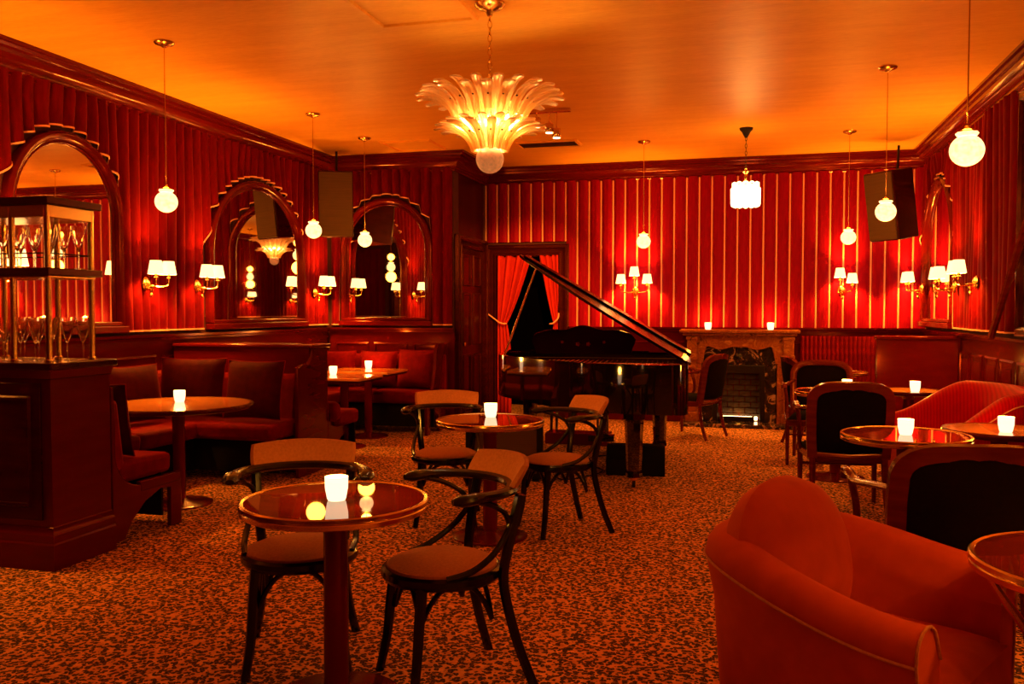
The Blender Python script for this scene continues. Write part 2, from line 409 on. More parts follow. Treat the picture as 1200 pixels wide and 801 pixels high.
# closed panelled door in the return wall
d2 = thing('door_2', None, None, kind='structure')
XQ = XA-.02
frame_sweep([(10.24,0),(10.24,2.2),(11.2,2.2),(11.2,0)][::-1], [(a, b_) for a, b_ in FP], lambda u, v, w_: Vector((XQ+w_, u, v)), 'lacquer_dark', 'door_frame', d2)
obj('door_leaf', box(B(), XQ, XQ+.025, 10.25, 11.19, 0, 2.19), 'lacquer_dark', d2)
for z0, z1 in ((.15,.85),(.98,1.62),(1.72,2.1)):
    for y0 in (10.36, 10.78):
        obj('door_panel', sweep(B(), [(y0,z0),(y0,z1),(y0+.3,z1),(y0+.3,z0)], [(0,0),(.02,0),(.016,.014),(.004,.016),(-.01,0)], lambda u, v, w_: Vector((XQ+.025+w_, u, v)), closed=True), 'lacquer_dark', d2)
kn = obj('door_knob', lathe(B(), [(0,0),(.02,.002),(.01,.012),(.012,.035),(.028,.05),(.024,.065),(0,.07)], 12, m=T((XQ+.025, 10.30, 1.0)) @ Ry(PI/2)), 'brass', d2)
# dark service door in the rear wall, behind the camera (seen only in mirrors)
d3 = thing('door_3', None, None, kind='structure')
frame_sweep([(-1.6,0),(-1.6,2.2),(-.4,2.2),(-.4,0)], FP, lambda u, v, w_: Vector((u, YR+w_, v)), 'lacquer_dark', 'door_frame', d3)
obj('door_leaf', box(B(), -1.59, -.41, YR, YR+.02, 0, 2.19), 'mahogany', d3)

# ---- ceiling hatches, vent
def hatch(name, x0, x1, y0, y1, label, cat, mat='ceiling', slats=0):
    r_ = thing(name, label, cat, (x0, y0, ZC))
    w_, d_ = x1-x0, y1-y0
    obj('rim', sweep(B(), [(0,0),(0,d_),(w_,d_),(w_,0)], [(-.01,0),(.03,0),(.024,-.022),(.0,-.022)], lambda u, v, q: Vector((u, v, q)), closed=True), 'ceiling', r_)
    obj('plate', box(B(), .012, w_-.012, .012, d_-.012, -.006, 0), mat, r_)
    if slats:
        s0 = None
        for i in range(slats):
            y = .03+(d_-.06)*i/(slats-1)
            if s0 is None: s0 = obj('slat', box(B(), .02, w_-.02, -.012, .012, -.012, -.008), 'iron', r_, loc=(0, y, 0))
            else: inst(s0, r_, (0, y, 0))
hatch('ceiling_hatch', -2.36, -1.70, 4.3, 5.47, 'square ceiling access panel just left of the big chandelier chain', 'hatch')
hatch('ceiling_hatch', -4.0, -3.42, 9.2, 9.75, 'ceiling access panel above the arched mirror beside the passage door', 'hatch')
hatch('air_vent', -2.56, -1.86, 9.60, 9.95, 'dark slot air vent in the ceiling beyond the big chandelier', 'vent', 'black_matte', 9)

# ================================================================ CURTAINS AND MIRRORS
def arch_path(c, w_, z0, zs, zt, n=28):
    a = w_/2; h_ = zt-zs
    p = [(c-a, z0), (c-a, (z0+zs)/2)]
    for i in range(n+1):
        t = PI - PI*i/n
        p.append((c+a*math.cos(t), zs+h_*math.sin(t)))
    return p + [(c+a, (z0+zs)/2), (c+a, z0)]
def curtain(name, label, u0, u1, z0, zt, f, arches=(), period=.125, depth=.075, mat='velvet', hem=True, rnd=3):
    """pleated velvet; arches = (centre, half width, spring z, top z): the cloth is cut in scallops round them"""
    R_ = random.Random(rnd); edges = [u0]
    while edges[-1] < u1-.03: edges.append(min(u1, edges[-1]+period*R_.uniform(.85, 1.15)))
    edges[-1] = u1
    def zbot(u):
        for c, a, zs, ztp in arches:
            if abs(u-c) < a: return zs + (ztp-zs)*math.sqrt(max(0, 1-((u-c)/a)**2)) + .015
        return z0
    cols = []; K = 10
    for a, b_ in zip(edges, edges[1:]):
        am = R_.uniform(.8, 1.1)*depth; mid = (a+b_)/2; lean = R_.uniform(-.12, .12)
        for k in range(K+1):
            t = k/K
            if k == K and b_ != edges[-1]: continue
            u = a+(b_-a)*t; s = t+lean*t*(1-t)*2
            d = am*(abs(math.sin(PI*s))**.7)
            zb = max(zbot(mid+(u-mid)*.35), z0) if zbot(mid) > z0+.001 or zbot(u) > z0+.001 else z0
            if zbot(mid) <= z0+.001 and zbot(u) <= z0+.001: zb = z0
            cols.append((u, d, zb))
    bm = B(); prev = None; NV = 7
    for u, d, zb in cols:
        cur = [bm.verts.new(f(u, d*(.82+.18*math.cos(3*j/NV+u*5))+.004, zb+(zt-zb)*j/NV)) for j in range(NV+1)]
        if prev:
            for j in range(NV): bm.faces.new((prev[j], cur[j], cur[j+1], prev[j+1]))
        prev = cur
    o = obj(name, bm, mat); setp(o, label, 'curtain')
    if hem:
        bm = B(); prev = None
        for u, d, zb in cols:
            dd = d*(.82+.18*math.cos(u*5))
            cur = [bm.verts.new(f(u, dd+.010, zb-.004)), bm.verts.new(f(u, dd+.010, zb+.010)), bm.verts.new(f(u, dd+.002, zb+.010)), bm.verts.new(f(u, dd+.002, zb-.004))]
            if prev:
                for j in range(4): bm.faces.new((prev[j], cur[j], cur[(j+1) % 4], prev[(j+1) % 4]))
            prev = cur
        obj('hem_braid', bm, 'gold_trim', o)
    return o
fL = lambda u, d, z: Vector((XL+.005+d, u, z))
fA = lambda u, d, z: Vector((u, YA-.005-d, z))
fR = lambda u, d, z: Vector((XR-.005-d, u, z))
fB = lambda u, d, z: Vector((u, YR+.005+d, z))
m1 = (5.71, .60, 2.16, 2.78); m2 = (8.47, .95, 1.98, 2.78); m3 = (-4.29, .60, 2.16, 2.78); m4 = (10.48, .81, 2.02, 2.84)
def pad(m, k=.03): return (m[0], m[1]+k, m[2], m[3]+k*.6)
ZT = ZC-.17
curtain('velvet_curtain', 'long red pleated velvet curtain on the left wall, scalloped over two arched mirrors', YR+.02, YA-.07, 1.235, ZT, fL, [pad(m1), pad(m2), (2.9, .65, 2.16, 2.82), (.2, .65, 2.16, 2.82)])
curtain('velvet_curtain', 'red pleated velvet curtain round the arched mirror next to the dark passage door', XL+.07, XA-.03, 1.235, ZT, fA, [pad(m3)], rnd=5)
curtain('velvet_curtain', 'red pleated velvet curtain on the right wall behind the pair of brass sconces', 7.66, YB-.06, 1.235, ZT, fR, [pad(m4)], rnd=9, period=.15)
curtain('velvet_curtain', 'red pleated velvet curtain across the rear wall behind the photographer', XL+.08, -1.75, 1.235, ZT, fB, rnd=11, period=.2)
curtain('velvet_curtain', 'short red pleated velvet curtain on the rear wall beside its door', -.25, XR-.08, 1.235, ZT, fB, rnd=12, period=.2)

curtain('velvet_curtain', 'red pleated velvet curtain on the near right wall beside the camera', YR+.1, 5.2, 1.235, ZT, fR, rnd=15, period=.17)
MP = [(-.012,.0),(-.012,.03),(-.003,.042),(.012,.035),(.022,.06),(.04,.075),(.06,.08),(.08,.065),(.09,.04),(.09,0)]
def arched_mirror(label, mm, f, z0=1.235):
    c, a, zs, zt_ = mm
    r_ = thing('arched_mirror', label, 'mirror')
    path = arch_path(c, 2*(a-.09), z0+.06, zs, zt_-.09)
    # f's handedness decides the outward side
    if f is fR or f is fA: pass
    P = [(-x, y) for x, y in MP][::-1]
    obj('mirror_frame', sweep(B(), path, P, lambda u, v, w_: f(u, w_, v)), 'lacquer', r_)
    bm = B(); prism(bm, [(c-a, z0-.01), (c+a, z0-.01), (c+a, z0+.05), (c-a, z0+.05)], 0, .10, lambda x, y, w_: f(x, w_, y))
    prism(bm, [(c-a+.03, z0+.05), (c+a-.03, z0+.05), (c+a-.03, z0+.085), (c-a+.03, z0+.085)], 0, .07, lambda x, y, w_: f(x, w_, y))
    obj('mirror_sill', bm, 'lacquer', r_, bevel=.008, smooth=False)
    g = arch_path(c, 2*(a-.09)+.02, z0+.06, zs, zt_-.085)
    obj('mirror_glass', prism(B(), g, .004, .022, lambda x, y, w_: f(x, w_, y)), 'mirror', r_, smooth=False)
    return r_
arched_mirror('arched mirror in red lacquer frame behind the brass glassware stand', m1, fL)
arched_mirror('widest arched mirror in red lacquer frame above the booth partition', m2, fL)
arched_mirror('arched mirror beside the dark door, facing into the room', m3, fA)
arched_mirror('arched mirror on the right wall next to the hanging speaker', m4, fR)
arched_mirror('arched mirror on the left wall nearer than the glassware stand', (2.9, .60, 2.16, 2.78), fL)
# big plain wall mirror at the right edge of the photograph, with leaning rail
r_ = thing('wall_mirror', 'large rectangular wall mirror at the right end of the wainscot', 'mirror')
obj('mirror_glass', box(B(), XR-.03, XR-.01, 5.3, 7.5, 1.24, 3.02), 'mirror', r_, smooth=False)
obj('mirror_frame', sweep(B(), [(5.3,1.24),(5.3,3.02),(7.5,3.02),(7.5,1.24)], [(-.02,0),(-.02,.05),(.03,.06),(.05,.04),(.05,0)], lambda u, v, w_: Vector((XR-.005-w_, u, v)), closed=True), 'lacquer_dark', r_)
lean = obj('leaning_rail', tube(B(), [(XR-.16, 7.74, 1.205), (XR-.10, 7.0, 2.12)], .028, 8), 'mahogany')
setp(lean, 'slanting dark wooden rail propped on the ledge at the right wall mirror', 'rail')

# ---- drapes in the back doorway
def drape(label, L, R_, z0, z1, y, n, tie=None):
    bm = B()
    def fn(u, v):
        z = z0+(z1-z0)*v; l, r2 = L(v), R_(v); x = l+(r2-l)*u
        wv = (r2-l); d = min(.05, wv*.12)
        return Vector((x, y+d*math.sin(2*PI*n*(u+.05*math.sin(5*u+1)))+.012*math.sin(7*u+4*v), z))
    grid(bm, fn, int(n*12), 26); grid_n = obj('doorway_drape', bm, 'drape')
    grid_n.modifiers.new('thickness', 'SOLIDIFY').thickness = .006
    setp(grid_n, label, 'drape'); return grid_n
def lerp(a, b_, t): return a+(b_-a)*t
def cinch(v, vt, top, tie, bot):
    if v > vt:
        t = (v-vt)/(1-vt); return lerp(tie, top, t**.8)
    t = (vt-v)/vt; return lerp(tie, bot, min(1, t*3)**.7)
vt = .58
dl = drape('left red velvet drape tied back in the doorway with a gold cord', lambda v: cinch(v, vt, -3.29, -3.27, -3.28), lambda v: cinch(v, vt, -2.80, -3.14, -3.08), .02, 2.13, YB-.03, 4.5)
dr = drape('right red velvet drape gathered against the doorway frame', lambda v: cinch(v, vt, -2.70, -2.50, -2.54), lambda v: cinch(v, vt, -2.44, -2.43, -2.44), .02, 2.13, YB-.03, 4)
for dd, x0, x1, xw in ((dl, -3.28, -3.13, -3.40), (dr, -2.54, -2.44, -2.42)):
    zt_ = 1.245
    obj('tie_cord', tube(B(), spline([(xw, YB-.09, zt_+.13), (x0-.02 if xw < x0 else x1+.01, YB-.10, zt_+.06), ((x0+x1)/2, YB-.115, zt_), (x1 if xw < x0 else x0, YB-.09, zt_-.01), ((x0+x1)/2, YB+.04, zt_), (xw, YB-.05, zt_+.10)], 5), .009, 6), 'gold_trim', dd)

# ================================================================ CEILING LAMPS
def globe_pendant(x, y, label):
    r_ = thing('globe_pendant', label, 'lamp', (x, y, ZC), group=None)
    obj('canopy', lathe(B(), [(0,0),(.065,0),(.07,-.008),(.06,-.02),(.03,-.028),(.012,-.04),(0,-.042)], 20), 'brass', r_)
    obj('cord', tube(B(), [(0,0,-.04),(0,0,-.98)], .0035, 6), 'brass', r_)
    bm = lathe(B(), [(0,-.99),(.010,-.99),(.014,-1.005),(.03,-1.012),(.036,-1.018),(.038,-1.028),(0,-1.03)], 20); obj('fitter', bm, 'brass', r_)
    obj('ruffled_collar', lathe(B(), [(.03,-1.03),(.034,-1.026),(.046,-1.022),(.049,-1.027),(.040,-1.040)], 36, ripple=lambda a, z: 1+.07*math.cos(9*a)), 'globe', r_)
    prof = [(.077*math.sin(PI*i/14) , -1.107+.074*math.cos(PI*i/14)) for i in range(1, 15)]
    prof = [(.036, -1.036)] + prof[1:-1] + [(0, -1.181)]
    obj('globe', lathe(B(), prof, 32, ripple=lambda a, z: 1+.012*math.cos(24*a)), 'globe', r_)
    point('globe_light', (0,0,-1.28), GLOBE_W*.45, r_, .09); point('globe_light', (0,0,-.93), GLOBE_W*.55, r_, .06)
for x, y, l in ((-3.96, 5.40, 'glowing globe pendant hanging nearest the glassware stand'),
                (-4.04, 7.72, 'glowing globe pendant in front of the left speaker'),
                (-4.06, 8.93, 'glowing globe pendant in front of the arched mirror beside the door'),
                (-1.16, 9.92, 'glowing globe pendant above the triple sconce on the back wall'),
                (.975, 9.91, 'glowing globe pendant above the double sconce near the right speaker'),
                (.995, 7.39, 'glowing globe pendant in front of the right speaker'),
                (.98, 4.65, 'largest-looking globe pendant at the upper right'),
                (1.0, 1.9, 'glowing globe pendant right of the camera, outside the frame'),
                ):
    globe_pendant(x, y, l)

def chain(bm, z0, z1, L=.036, w_=.010, r=.0022):
    n = int((z1-z0)/(L*.78)); 
    for i in range(n):
        z = z0+(i+.5)*(z1-z0)/n
        pts = [((w_*math.cos(t)), 0, z+(L/2)*math.sin(t)) for t in [2*PI*k/10 for k in range(10)]]
        if i % 2: pts = [(p[1], p[0], p[2]) for p in pts]
        tube(bm, pts, r, 5, closed=True)
    return bm
# ---- the palmette chandelier
CX, CY = -1.549, 5.233
ch = thing('palmette_chandelier', 'large two-tier chandelier of amber glass palm leaves over the middle cafe table', 'chandelier', (CX, CY, 0))
obj('canopy', lathe(B(), [(0,ZC),(.09,ZC),(.095,ZC-.015),(.075,ZC-.035),(.03,ZC-.05),(.015,ZC-.08),(0,ZC-.08)], 24), 'brass', ch)
obj('chain', chain(B(), 2.80, ZC-.07, .05, .012, .003), 'brass', ch)
obj('added_light_shield', lathe(B(), [(0,2.665),(.15,2.665),(.155,2.67),(0,2.68)], 28), 'brass', ch)  # added dish, unseen from below, keeps bulb light off the ceiling
obj('stem', lathe(B(), [(0,2.82),(.014,2.81),(.014,2.40),(0,2.40)], 10), 'brass', ch)
for nm, r, z in (('upper_ring', .178, 2.60), ('lower_ring', .085, 2.44)):
    bm = B(); tube(bm, [(r*math.cos(2*PI*k/40), r*math.sin(2*PI*k/40), z) for k in range(40)], .005, 6, closed=True)
    for k in range(4): a = PI*k/2; tube(bm, [(0,0,z), (r*math.cos(a), r*math.sin(a), z)], .005, 5)
    obj(nm, bm, 'brass', ch)
def leaf_mesh(curve, wmax):
    """curve of (r, z); ribbed leaf in the XZ plane, width along Y"""
    P = spline([(a, 0, b_) for a, b_ in curve], 4); n = len(P)-1; bm = B(); W = 8
    def fn(s):
        rows = []
        for i, p in enumerate(P):
            t = i/n
            w_ = wmax*(.42+.58*math.sin(PI*min(t*.95, 1)*.62)) * (1 if t < .80 else math.sqrt(max(0, 1-((t-.80)/.205)**2)))
            tg = (P[min(i+1, n)]-P[max(i-1, 0)]).normalized(); nr = Vector((-tg.z, 0, tg.x))
            row = []
            for k in range(W+1):
                q = 2*k/W-1
                rib = .0035*(k % 2)*(1-t*.3)
                row.append(bm.verts.new(p + Vector((0, q*w_/2, 0)) + nr*(-.010*q*q*(1-t) - .22*abs(q)**2*w_*.5 + rib + s*.003)))
            rows.append(row)
        return rows
    A = fn(1); C_ = fn(-1)
    for i in range(n):
        for k in range(W):
            bm.faces.new((A[i][k], A[i][k+1], A[i+1][k+1], A[i+1][k])); bm.faces.new((C_[i][k], C_[i+1][k], C_[i+1][k+1], C_[i][k+1]))
        for k in (0, W): bm.faces.new((A[i][k], A[i+1][k], C_[i+1][k], C_[i][k]))
    for i in (0, n):
        for k in range(W): bm.faces.new((A[i][k], C_[i][k], C_[i][k+1], A[i][k+1]))
    return bm
up_out = [(.195,2.555),(.215,2.60),(.255,2.66),(.325,2.705),(.40,2.72),(.455,2.705)]
up_in = [(.185,2.565),(.203,2.615),(.24,2.68),(.305,2.735),(.375,2.755),(.425,2.745)]
lo_out = [(.10,2.385),(.115,2.425),(.15,2.475),(.215,2.515),(.285,2.53),(.345,2.52)]
lo_in = [(.09,2.39),(.103,2.435),(.135,2.49),(.195,2.54),(.255,2.56),(.305,2.555)]
for curve, wmx, n, off in ((up_out, .066, 19, 0), (up_in, .062, 19, .5), (lo_out, .056, 15, 0), (lo_in, .052, 15, .5)):
    l0 = obj('glass_leaf', leaf_mesh(curve, wmx), 'leaf', ch); l0.rotation_euler = (0, 0, off*2*PI/n)
    for k in range(1, n): inst(l0, ch, (0,0,0), (0, 0, 2*PI*(k+off)/n + random.uniform(-.02, .02)))
sd0 = None
for r, z, n in ((.272, 2.672, 19), (.168, 2.487, 15)):
    for k in range(n):
        a = 2*PI*k/n; p = (r*math.cos(a), r*math.sin(a), z)
        if sd0 is None:
            bm = B(); bmesh.ops.create_uvsphere(bm, u_segments=6, v_segments=4, radius=.0065); sd0 = obj('leaf_stud', bm, 'black_matte', ch, loc=p)
        else: inst(sd0, ch, p)
obj('glass_ball', lathe(B(), [(0,2.425)]+[(.084*math.sin(PI*i/12), 2.335+.085*math.cos(PI*i/12)) for i in range(1, 12)]+[(0,2.25)], 28, ripple=lambda a, z: 1+.03*math.cos(14*a)*math.cos(z*260)), 'ball', ch)
for r, z, n, off in ((.175, 2.535, 8, .2), (.06, 2.45, 2, .4)):
    for k in range(n):
        a = 2*PI*k/n+off; p = (r*math.cos(a), r*math.sin(a), z)
        obj('bulb', lathe(B(), [(0,-.035),(.012,-.03),(.013,-.01),(.021,.008),(.023,.022),(.014,.04),(0,.048)], 10, c=p), 'bulb', ch)
        if k % 2 == 0: point('bulb_light', (r*.93*math.cos(a+.39), r*.93*math.sin(a+.39), z+.02), CHAND_W/5, ch, .03, (1,.70,.33))
# ---- crown-topped drum pendant near the back
dp = thing('drum_pendant', 'small glowing drum pendant with a ring-topped crown near the back wall', 'lamp', (-.066, 9.49, 0))
obj('canopy', lathe(B(), [(0,ZC),(.07,ZC),(.065,ZC-.02),(.045,ZC-.04),(.03,ZC-.07),(.012,ZC-.10),(0,ZC-.10)], 18), 'iron', dp)
obj('chain', chain(B(), 2.86, ZC-.09, .045, .009, .0028), 'iron', dp)
obj('stem', lathe(B(), [(0,2.87),(.018,2.86),(.012,2.84),(.035,2.83),(.012,2.81),(.02,2.78),(.012,2.75),(.06,2.72),(.012,2.70),(0,2.70)], 12), 'brass', dp)
q0 = None; rc0 = None
for k in range(12):
    a = 2*PI*k/12
    if q0 is None:
        bm = B(); bmesh.ops.create_cone(bm, cap_ends=True, segments=10, radius1=.032, radius2=.034, depth=.16, matrix=T((.118, 0, 2.585)))
        bmesh.ops.create_uvsphere(bm, u_segments=10, v_segments=6, radius=.032, matrix=T((.118, 0, 2.505)))
        q0 = obj('glass_tongue', bm, 'drumglass', dp)
        rc0 = obj('crown_ring', tube(B(), [(.128, .027*math.cos(t), 2.690+.027*math.sin(t)) for t in [2*PI*j/14 for j in range(14)]], .009, 6, closed=True), 'drumglass', dp)
    else: inst(q0, dp, None, (0,0,a)); inst(rc0, dp, None, (0,0,a))
point('drum_light', (0,0,2.36), DRUM_W*1.6, dp, .1); point('drum_light', (0,0,2.86), DRUM_W*.5, dp, .08)
# ---- cluster of ceiling spots
sp = thing('ceiling_spots', 'cluster of small ceiling spotlights right of the big chandelier', 'spotlights', (-1.81, 8.13, ZC))
obj('track', box(B(), -.22, .18, -.03, .03, -.03, 0), 'brass', sp)
for x, z in ((-.14,-.16), (-.02,-.22), (.05,-.27)):
    h_ = obj('spot_head', lathe(B(), [(0,0),(.035,0),(.04,-.01),(.04,-.08),(.036,-.085),(0,-.085)], 14, c=(x, 0, z+.09)), 'brass', sp)
    obj('spot_stem', tube(B(), [(x,0,-.02),(x,0,z+.09)], .006, 6), 'brass', sp)
    obj('spot_lens', lathe(B(), [(0,0),(.034,0),(.034,-.006),(0,-.008)], 14, c=(x, 0, z+.006)), 'spot', sp)

for tgt, e in (((-2.9, 11.35, 1.5), 950),):
    l = bpy.data.lights.new('spot_light', 'SPOT'); l.energy = e; l.color = WARM; l.spot_size = math.radians(38); l.spot_blend = .8; l.shadow_soft_size = .03
    so = bpy.data.objects.new('spot_light', l); COL.objects.link(so); so.parent = sp
    lp = Vector((.05 if e < 900 else -.02, 0, -.30)); so.location = lp
    so.rotation_euler = (Vector(tgt)-Vector((-1.81, 8.13, ZC))-lp).to_track_quat('-Z', 'Y').to_euler()

# ================================================================ WALL SCONCES
def sconce(label, loc, rz, kind):
    """local: +Y out of the wall, X along it.  kind: 2 = pair, 3 = triple, 'u' = pair with one raised"""
    r_ = thing('wall_sconce', label, 'sconce', loc, rz)
    obj('backplate', lathe(B(), [(0,.03),(.012,.03),(.022,.022),(.03,.02),(.045,.008),(.05,0),(0,0)], 16, m=Rx(-PI/2) @ Matrix.Scale(1.25, 4, (0,1,0))), 'brass', r_)
    obj('finial', lathe(B(), [(0,-.10),(.012,-.09),(.018,-.07),(.009,-.055),(.02,-.04),(.026,-.02),(0,-.01)], 12, c=(0,.045,-.02)), 'brass', r_)
    arms = {2: [(-.085,.16,.045), (.085,.16,.045)], 3: [(-.165,.15,.055), (0,.12,.15), (.165,.15,.055)], 'u': [(-.105,.15,.045), (.03,.12,.11)]}[kind]
    for ax, ay, az in arms:
        obj('arm', tube(B(), spline([(0,.03,-.01), (ax*.45, .10, -.025), (ax*.9, ay-.01, -.015), (ax, ay, .01), (ax, ay, az)], 4), .0075, 7), 'brass', r_)
        obj('candle_sleeve', lathe(B(), [(0,0),(.02,0),(.022,.008),(.012,.012),(.012,.05),(0,.05)], 10, c=(ax, ay, az)), 'brass', r_)
        s = obj('shade', shell(B(), [(.066,.035),(.046,.15),(.044,.15),(.064,.035)], 20, c=(ax, ay, az)), 'shade', r_)
        point('shade_light', (ax, ay, az+.09), SCONCE_W, r_, .018)
    return r_
ZS = 1.66
sconce('brass double sconce seen through the glassware stand', (XL+.08, 4.93, ZS-.02), -PI/2, 2)
sconce('brass double sconce right beside the first arched mirror', (XL+.08, 6.56, ZS-.02), -PI/2, 2)
sconce('brass double sconce touching the left side of the widest mirror', (XL+.08, 7.29, ZS-.02), -PI/2, 2)
sconce('brass double sconce in the left corner under the speaker', (XL+.08, 9.62, ZS-.04), -PI/2, 2)
sconce('brass triple sconce on the striped back wall behind the piano lid', (-1.43, YB-.045, 1.66), PI, 3)
sconce('brass sconce with one raised shade on the striped back wall near the right speaker', (1.05, YB-.045, 1.655), PI, 'u')
sconce('brass double sconce in the far right corner beside the narrow mirror', (XR-.08, 11.36-.2, ZS), PI/2, 2)
sconce('brass double sconce close to the right of the narrow right mirror', (XR-.08, 9.45, ZS-.02), PI/2, 2)
sconce('brass double sconce furthest right on the curtain', (XR-.08, 8.62, ZS), PI/2, 2)
sconce('brass double sconce on the left wall nearer than the frame shows', (XL+.08, 3.7, ZS-.02), -PI/2, 2)
sconce('brass double sconce on the right wall beside the camera', (XR-.08, 2.6, ZS), PI/2, 2)
sconce('brass double sconce on the right wall behind the camera', (XR-.08, .6, ZS), PI/2, 2)
sconce('brass double sconce on the right wall near the rear corner', (XR-.08, -1.6, ZS), PI/2, 2)
sconce('brass double sconce on the rear wall near its left end', (-3.6, YR+.08, ZS), 0, 2)

# ================================================================ SPEAKERS
def speaker(label, loc, rz, tilt, mirror=1):
    r_ = thing('hanging_speaker', label, 'speaker', loc, rz); r_.rotation_euler = (tilt, 0, rz)
    w_, h_, d_ = .40, .76, .40
    prism_ = [(-w_/2, -d_/2+.0), (w_/2, -d_/2), (w_/2*.6, d_/2), (-w_/2*.6, d_/2)]
    obj('cabinet', prism(B(), prism_, -h_/2, h_/2, lambda x, y, w2: Vector((x, y, w2))), 'lacquer_dark', r_, bevel=.01)
    obj('grille', box(B(), -w_/2+.012, w_/2-.012, -d_/2-.018, -d_/2, -h_/2+.015, h_/2-.015), 'grill', r_, bevel=.006)
    obj('bracket', tube(B(), [(0, .1, h_/2-.02), (0, .16, h_/2+.26)], .014, 8), 'iron', r_)
speaker('tan-grilled speaker hanging in the left corner', (-4.70, 9.55, 2.65), -math.radians(-24), math.radians(6))
speaker('tan-grilled speaker hanging at the right end of the back wall', (1.52, 10.65, 2.58), -math.radians(50), math.radians(9))

# ================================================================ FIREPLACE
FX, FY = -.14, YB-.04
fp = thing('fireplace', 'brown marble fireplace with serpentine lintel and lit firebox on the back wall', 'fireplace', (FX, FY, 0))
W_ = .66
obj('mantel_shelf', box(B(), -W_-.05, W_+.05, -.32, 0, 1.135, 1.175), 'marble', fp, bevel=.012)
obj('shelf_moulding', box(B(), -W_-.015, W_+.015, -.27, 0, 1.10, 1.135), 'marble', fp, bevel=.012)
# lintel with serpentine lower edge
low = []
for i in range(41):
    x = -.43+.86*i/40; t = abs(x)/.43
    z = .955 + .025*math.cos(PI*t*2) - .02*math.exp(-(x/.06)**2)
    if t > .86: z -= .22*((t-.86)/.14)**2
    low.append((x, z))
poly = [(-W_+.10, 1.10)] + [(-W_+.10, .76), (-.43, .76)] + low[1:-1] + [(.43, .76), (W_-.10, .76), (W_-.10, 1.10)]
obj('lintel', prism(B(), poly, -.20, 0, lambda x, y, w2: Vector((x, w2, y))), 'marble', fp, bevel=.006, smooth=False)
for s in (-1, 1):
    x = s*(W_-.09)
    obj('jamb', box(B(), x-.12 if s > 0 else x-.08, x+.08 if s > 0 else x+.12, -.19, 0, 0, .76), 'marble', fp, bevel=.006)
    bm = B(); box(bm, x-.05, x+.07, -.26, -.19, .86, 1.09); box(bm, x-.06, x+.08, -.275, -.19, 1.05, 1.09); box(bm, x-.06, x+.08, -.275, -.19, .80, .87)
    box(bm, x-.045, x+.065, -.25, -.19, .16, .80); box(bm, x-.065, x+.085, -.28, -.19, 0, .16)
    obj('pilaster', bm, 'marble', fp, bevel=.01, smooth=False)
obj('inner_slip', prism(B(), [(-.44,0),(-.44,.99),(.44,.99),(.44,0),(.31,0),(.31,.74),(-.31,.74),(-.31,0)], -.15, -.02, lambda x, y, w2: Vector((x, w2, y))), 'marble_black', fp, smooth=False)
orn = obj('carved_shell', lathe(B(), [(0,.03),(.05,.02),(.07,0),(0,0)], 20, m=T((0,-.15,.83)) @ Rx(PI/2), ripple=lambda a, z: 1+.18*math.cos(9*a)), 'marble_black', fp)
obj('iron_surround', prism(B(), [(-.31,0),(-.31,.74),(.31,.74),(.31,0),(.25,0),(.25,.64),(-.25,.64),(-.25,0)], -.165, -.08, lambda x, y, w2: Vector((x, w2, y))), 'iron', fp, smooth=False, bevel=.006)
obj('firebox', prism(B(), [(-.30,0),(-.30,.72),(.30,.72),(.30,0),(.295,0),(.295,.70),(-.295,.70),(-.295,0)], -.08, .0, lambda x, y, w2: Vector((x, w2, y))), 'iron', fp, smooth=False)
b0 = None
for row in range(9):
    for c_ in range(4):
        x = -.27+c_*.14+(.07 if row % 2 else 0)
        if x > .27: continue
        wd = min(.13, .29-x)
        p = (x, -.035+random.uniform(-.004, .004), .07+row*.07)
        if b0 is None: b0 = obj('brick', box(B(), 0, .13, 0, .03, 0, .06), 'brick', fp, loc=p)
        elif wd > .12: inst(b0, fp, p)
        else: obj('brick', box(B(), 0, wd, 0, .03, 0, .06), 'brick', fp, loc=p)
obj('glow_bar', box(B(), -.22, .16, -.075, -.05, .085, .10), 'firelight', fp)
obj('glow_bar', box(B(), .19, .225, -.09, -.06, .06, .10), 'firelight', fp)
obj('grate', box(B(), -.24, .18, -.12, -.085, .035, .10), 'iron', fp)
point('fire_light', (0,-.10,.14), .5, fp, .03)
obj('hearth', box(B(), -W_-.03, W_+.03, -.46, -.0, 0, .045), 'marble_black', fp, bevel=.006)

# ================================================================ CANDLES
VC = None
def votive(label, x, y, z, s=1.0, group='lit votive candles'):
    global VC
    if VC is None:
        VC = thing('votive_candle', label, 'candle', (x, y, z), group=group)
        obj('votive_glass', shell(B(), [(.030,0),(.034,.008),(.041,.045),(.042,.085),(.0385,.085),(.037,.045),(.028,.012),(.001,.012),(.001,0)], 22), 'votive', VC)
        obj('wax', lathe(B(), [(0,.013),(.027,.013),(.030,.035),(0,.036)], 14), 'votive', VC)
        obj('flame', lathe(B(), [(0,.037),(.005,.045),(.006,.055),(.003,.068),(0,.078)], 8), 'flame', VC)
        point('candle_light', (0,0,.115), CANDLE_W, VC, .03)
        r_ = VC
    else:
        r_ = dup(VC, (x, y, z), 0, label, group)
    r_.scale = (s, s, s)
    return r_

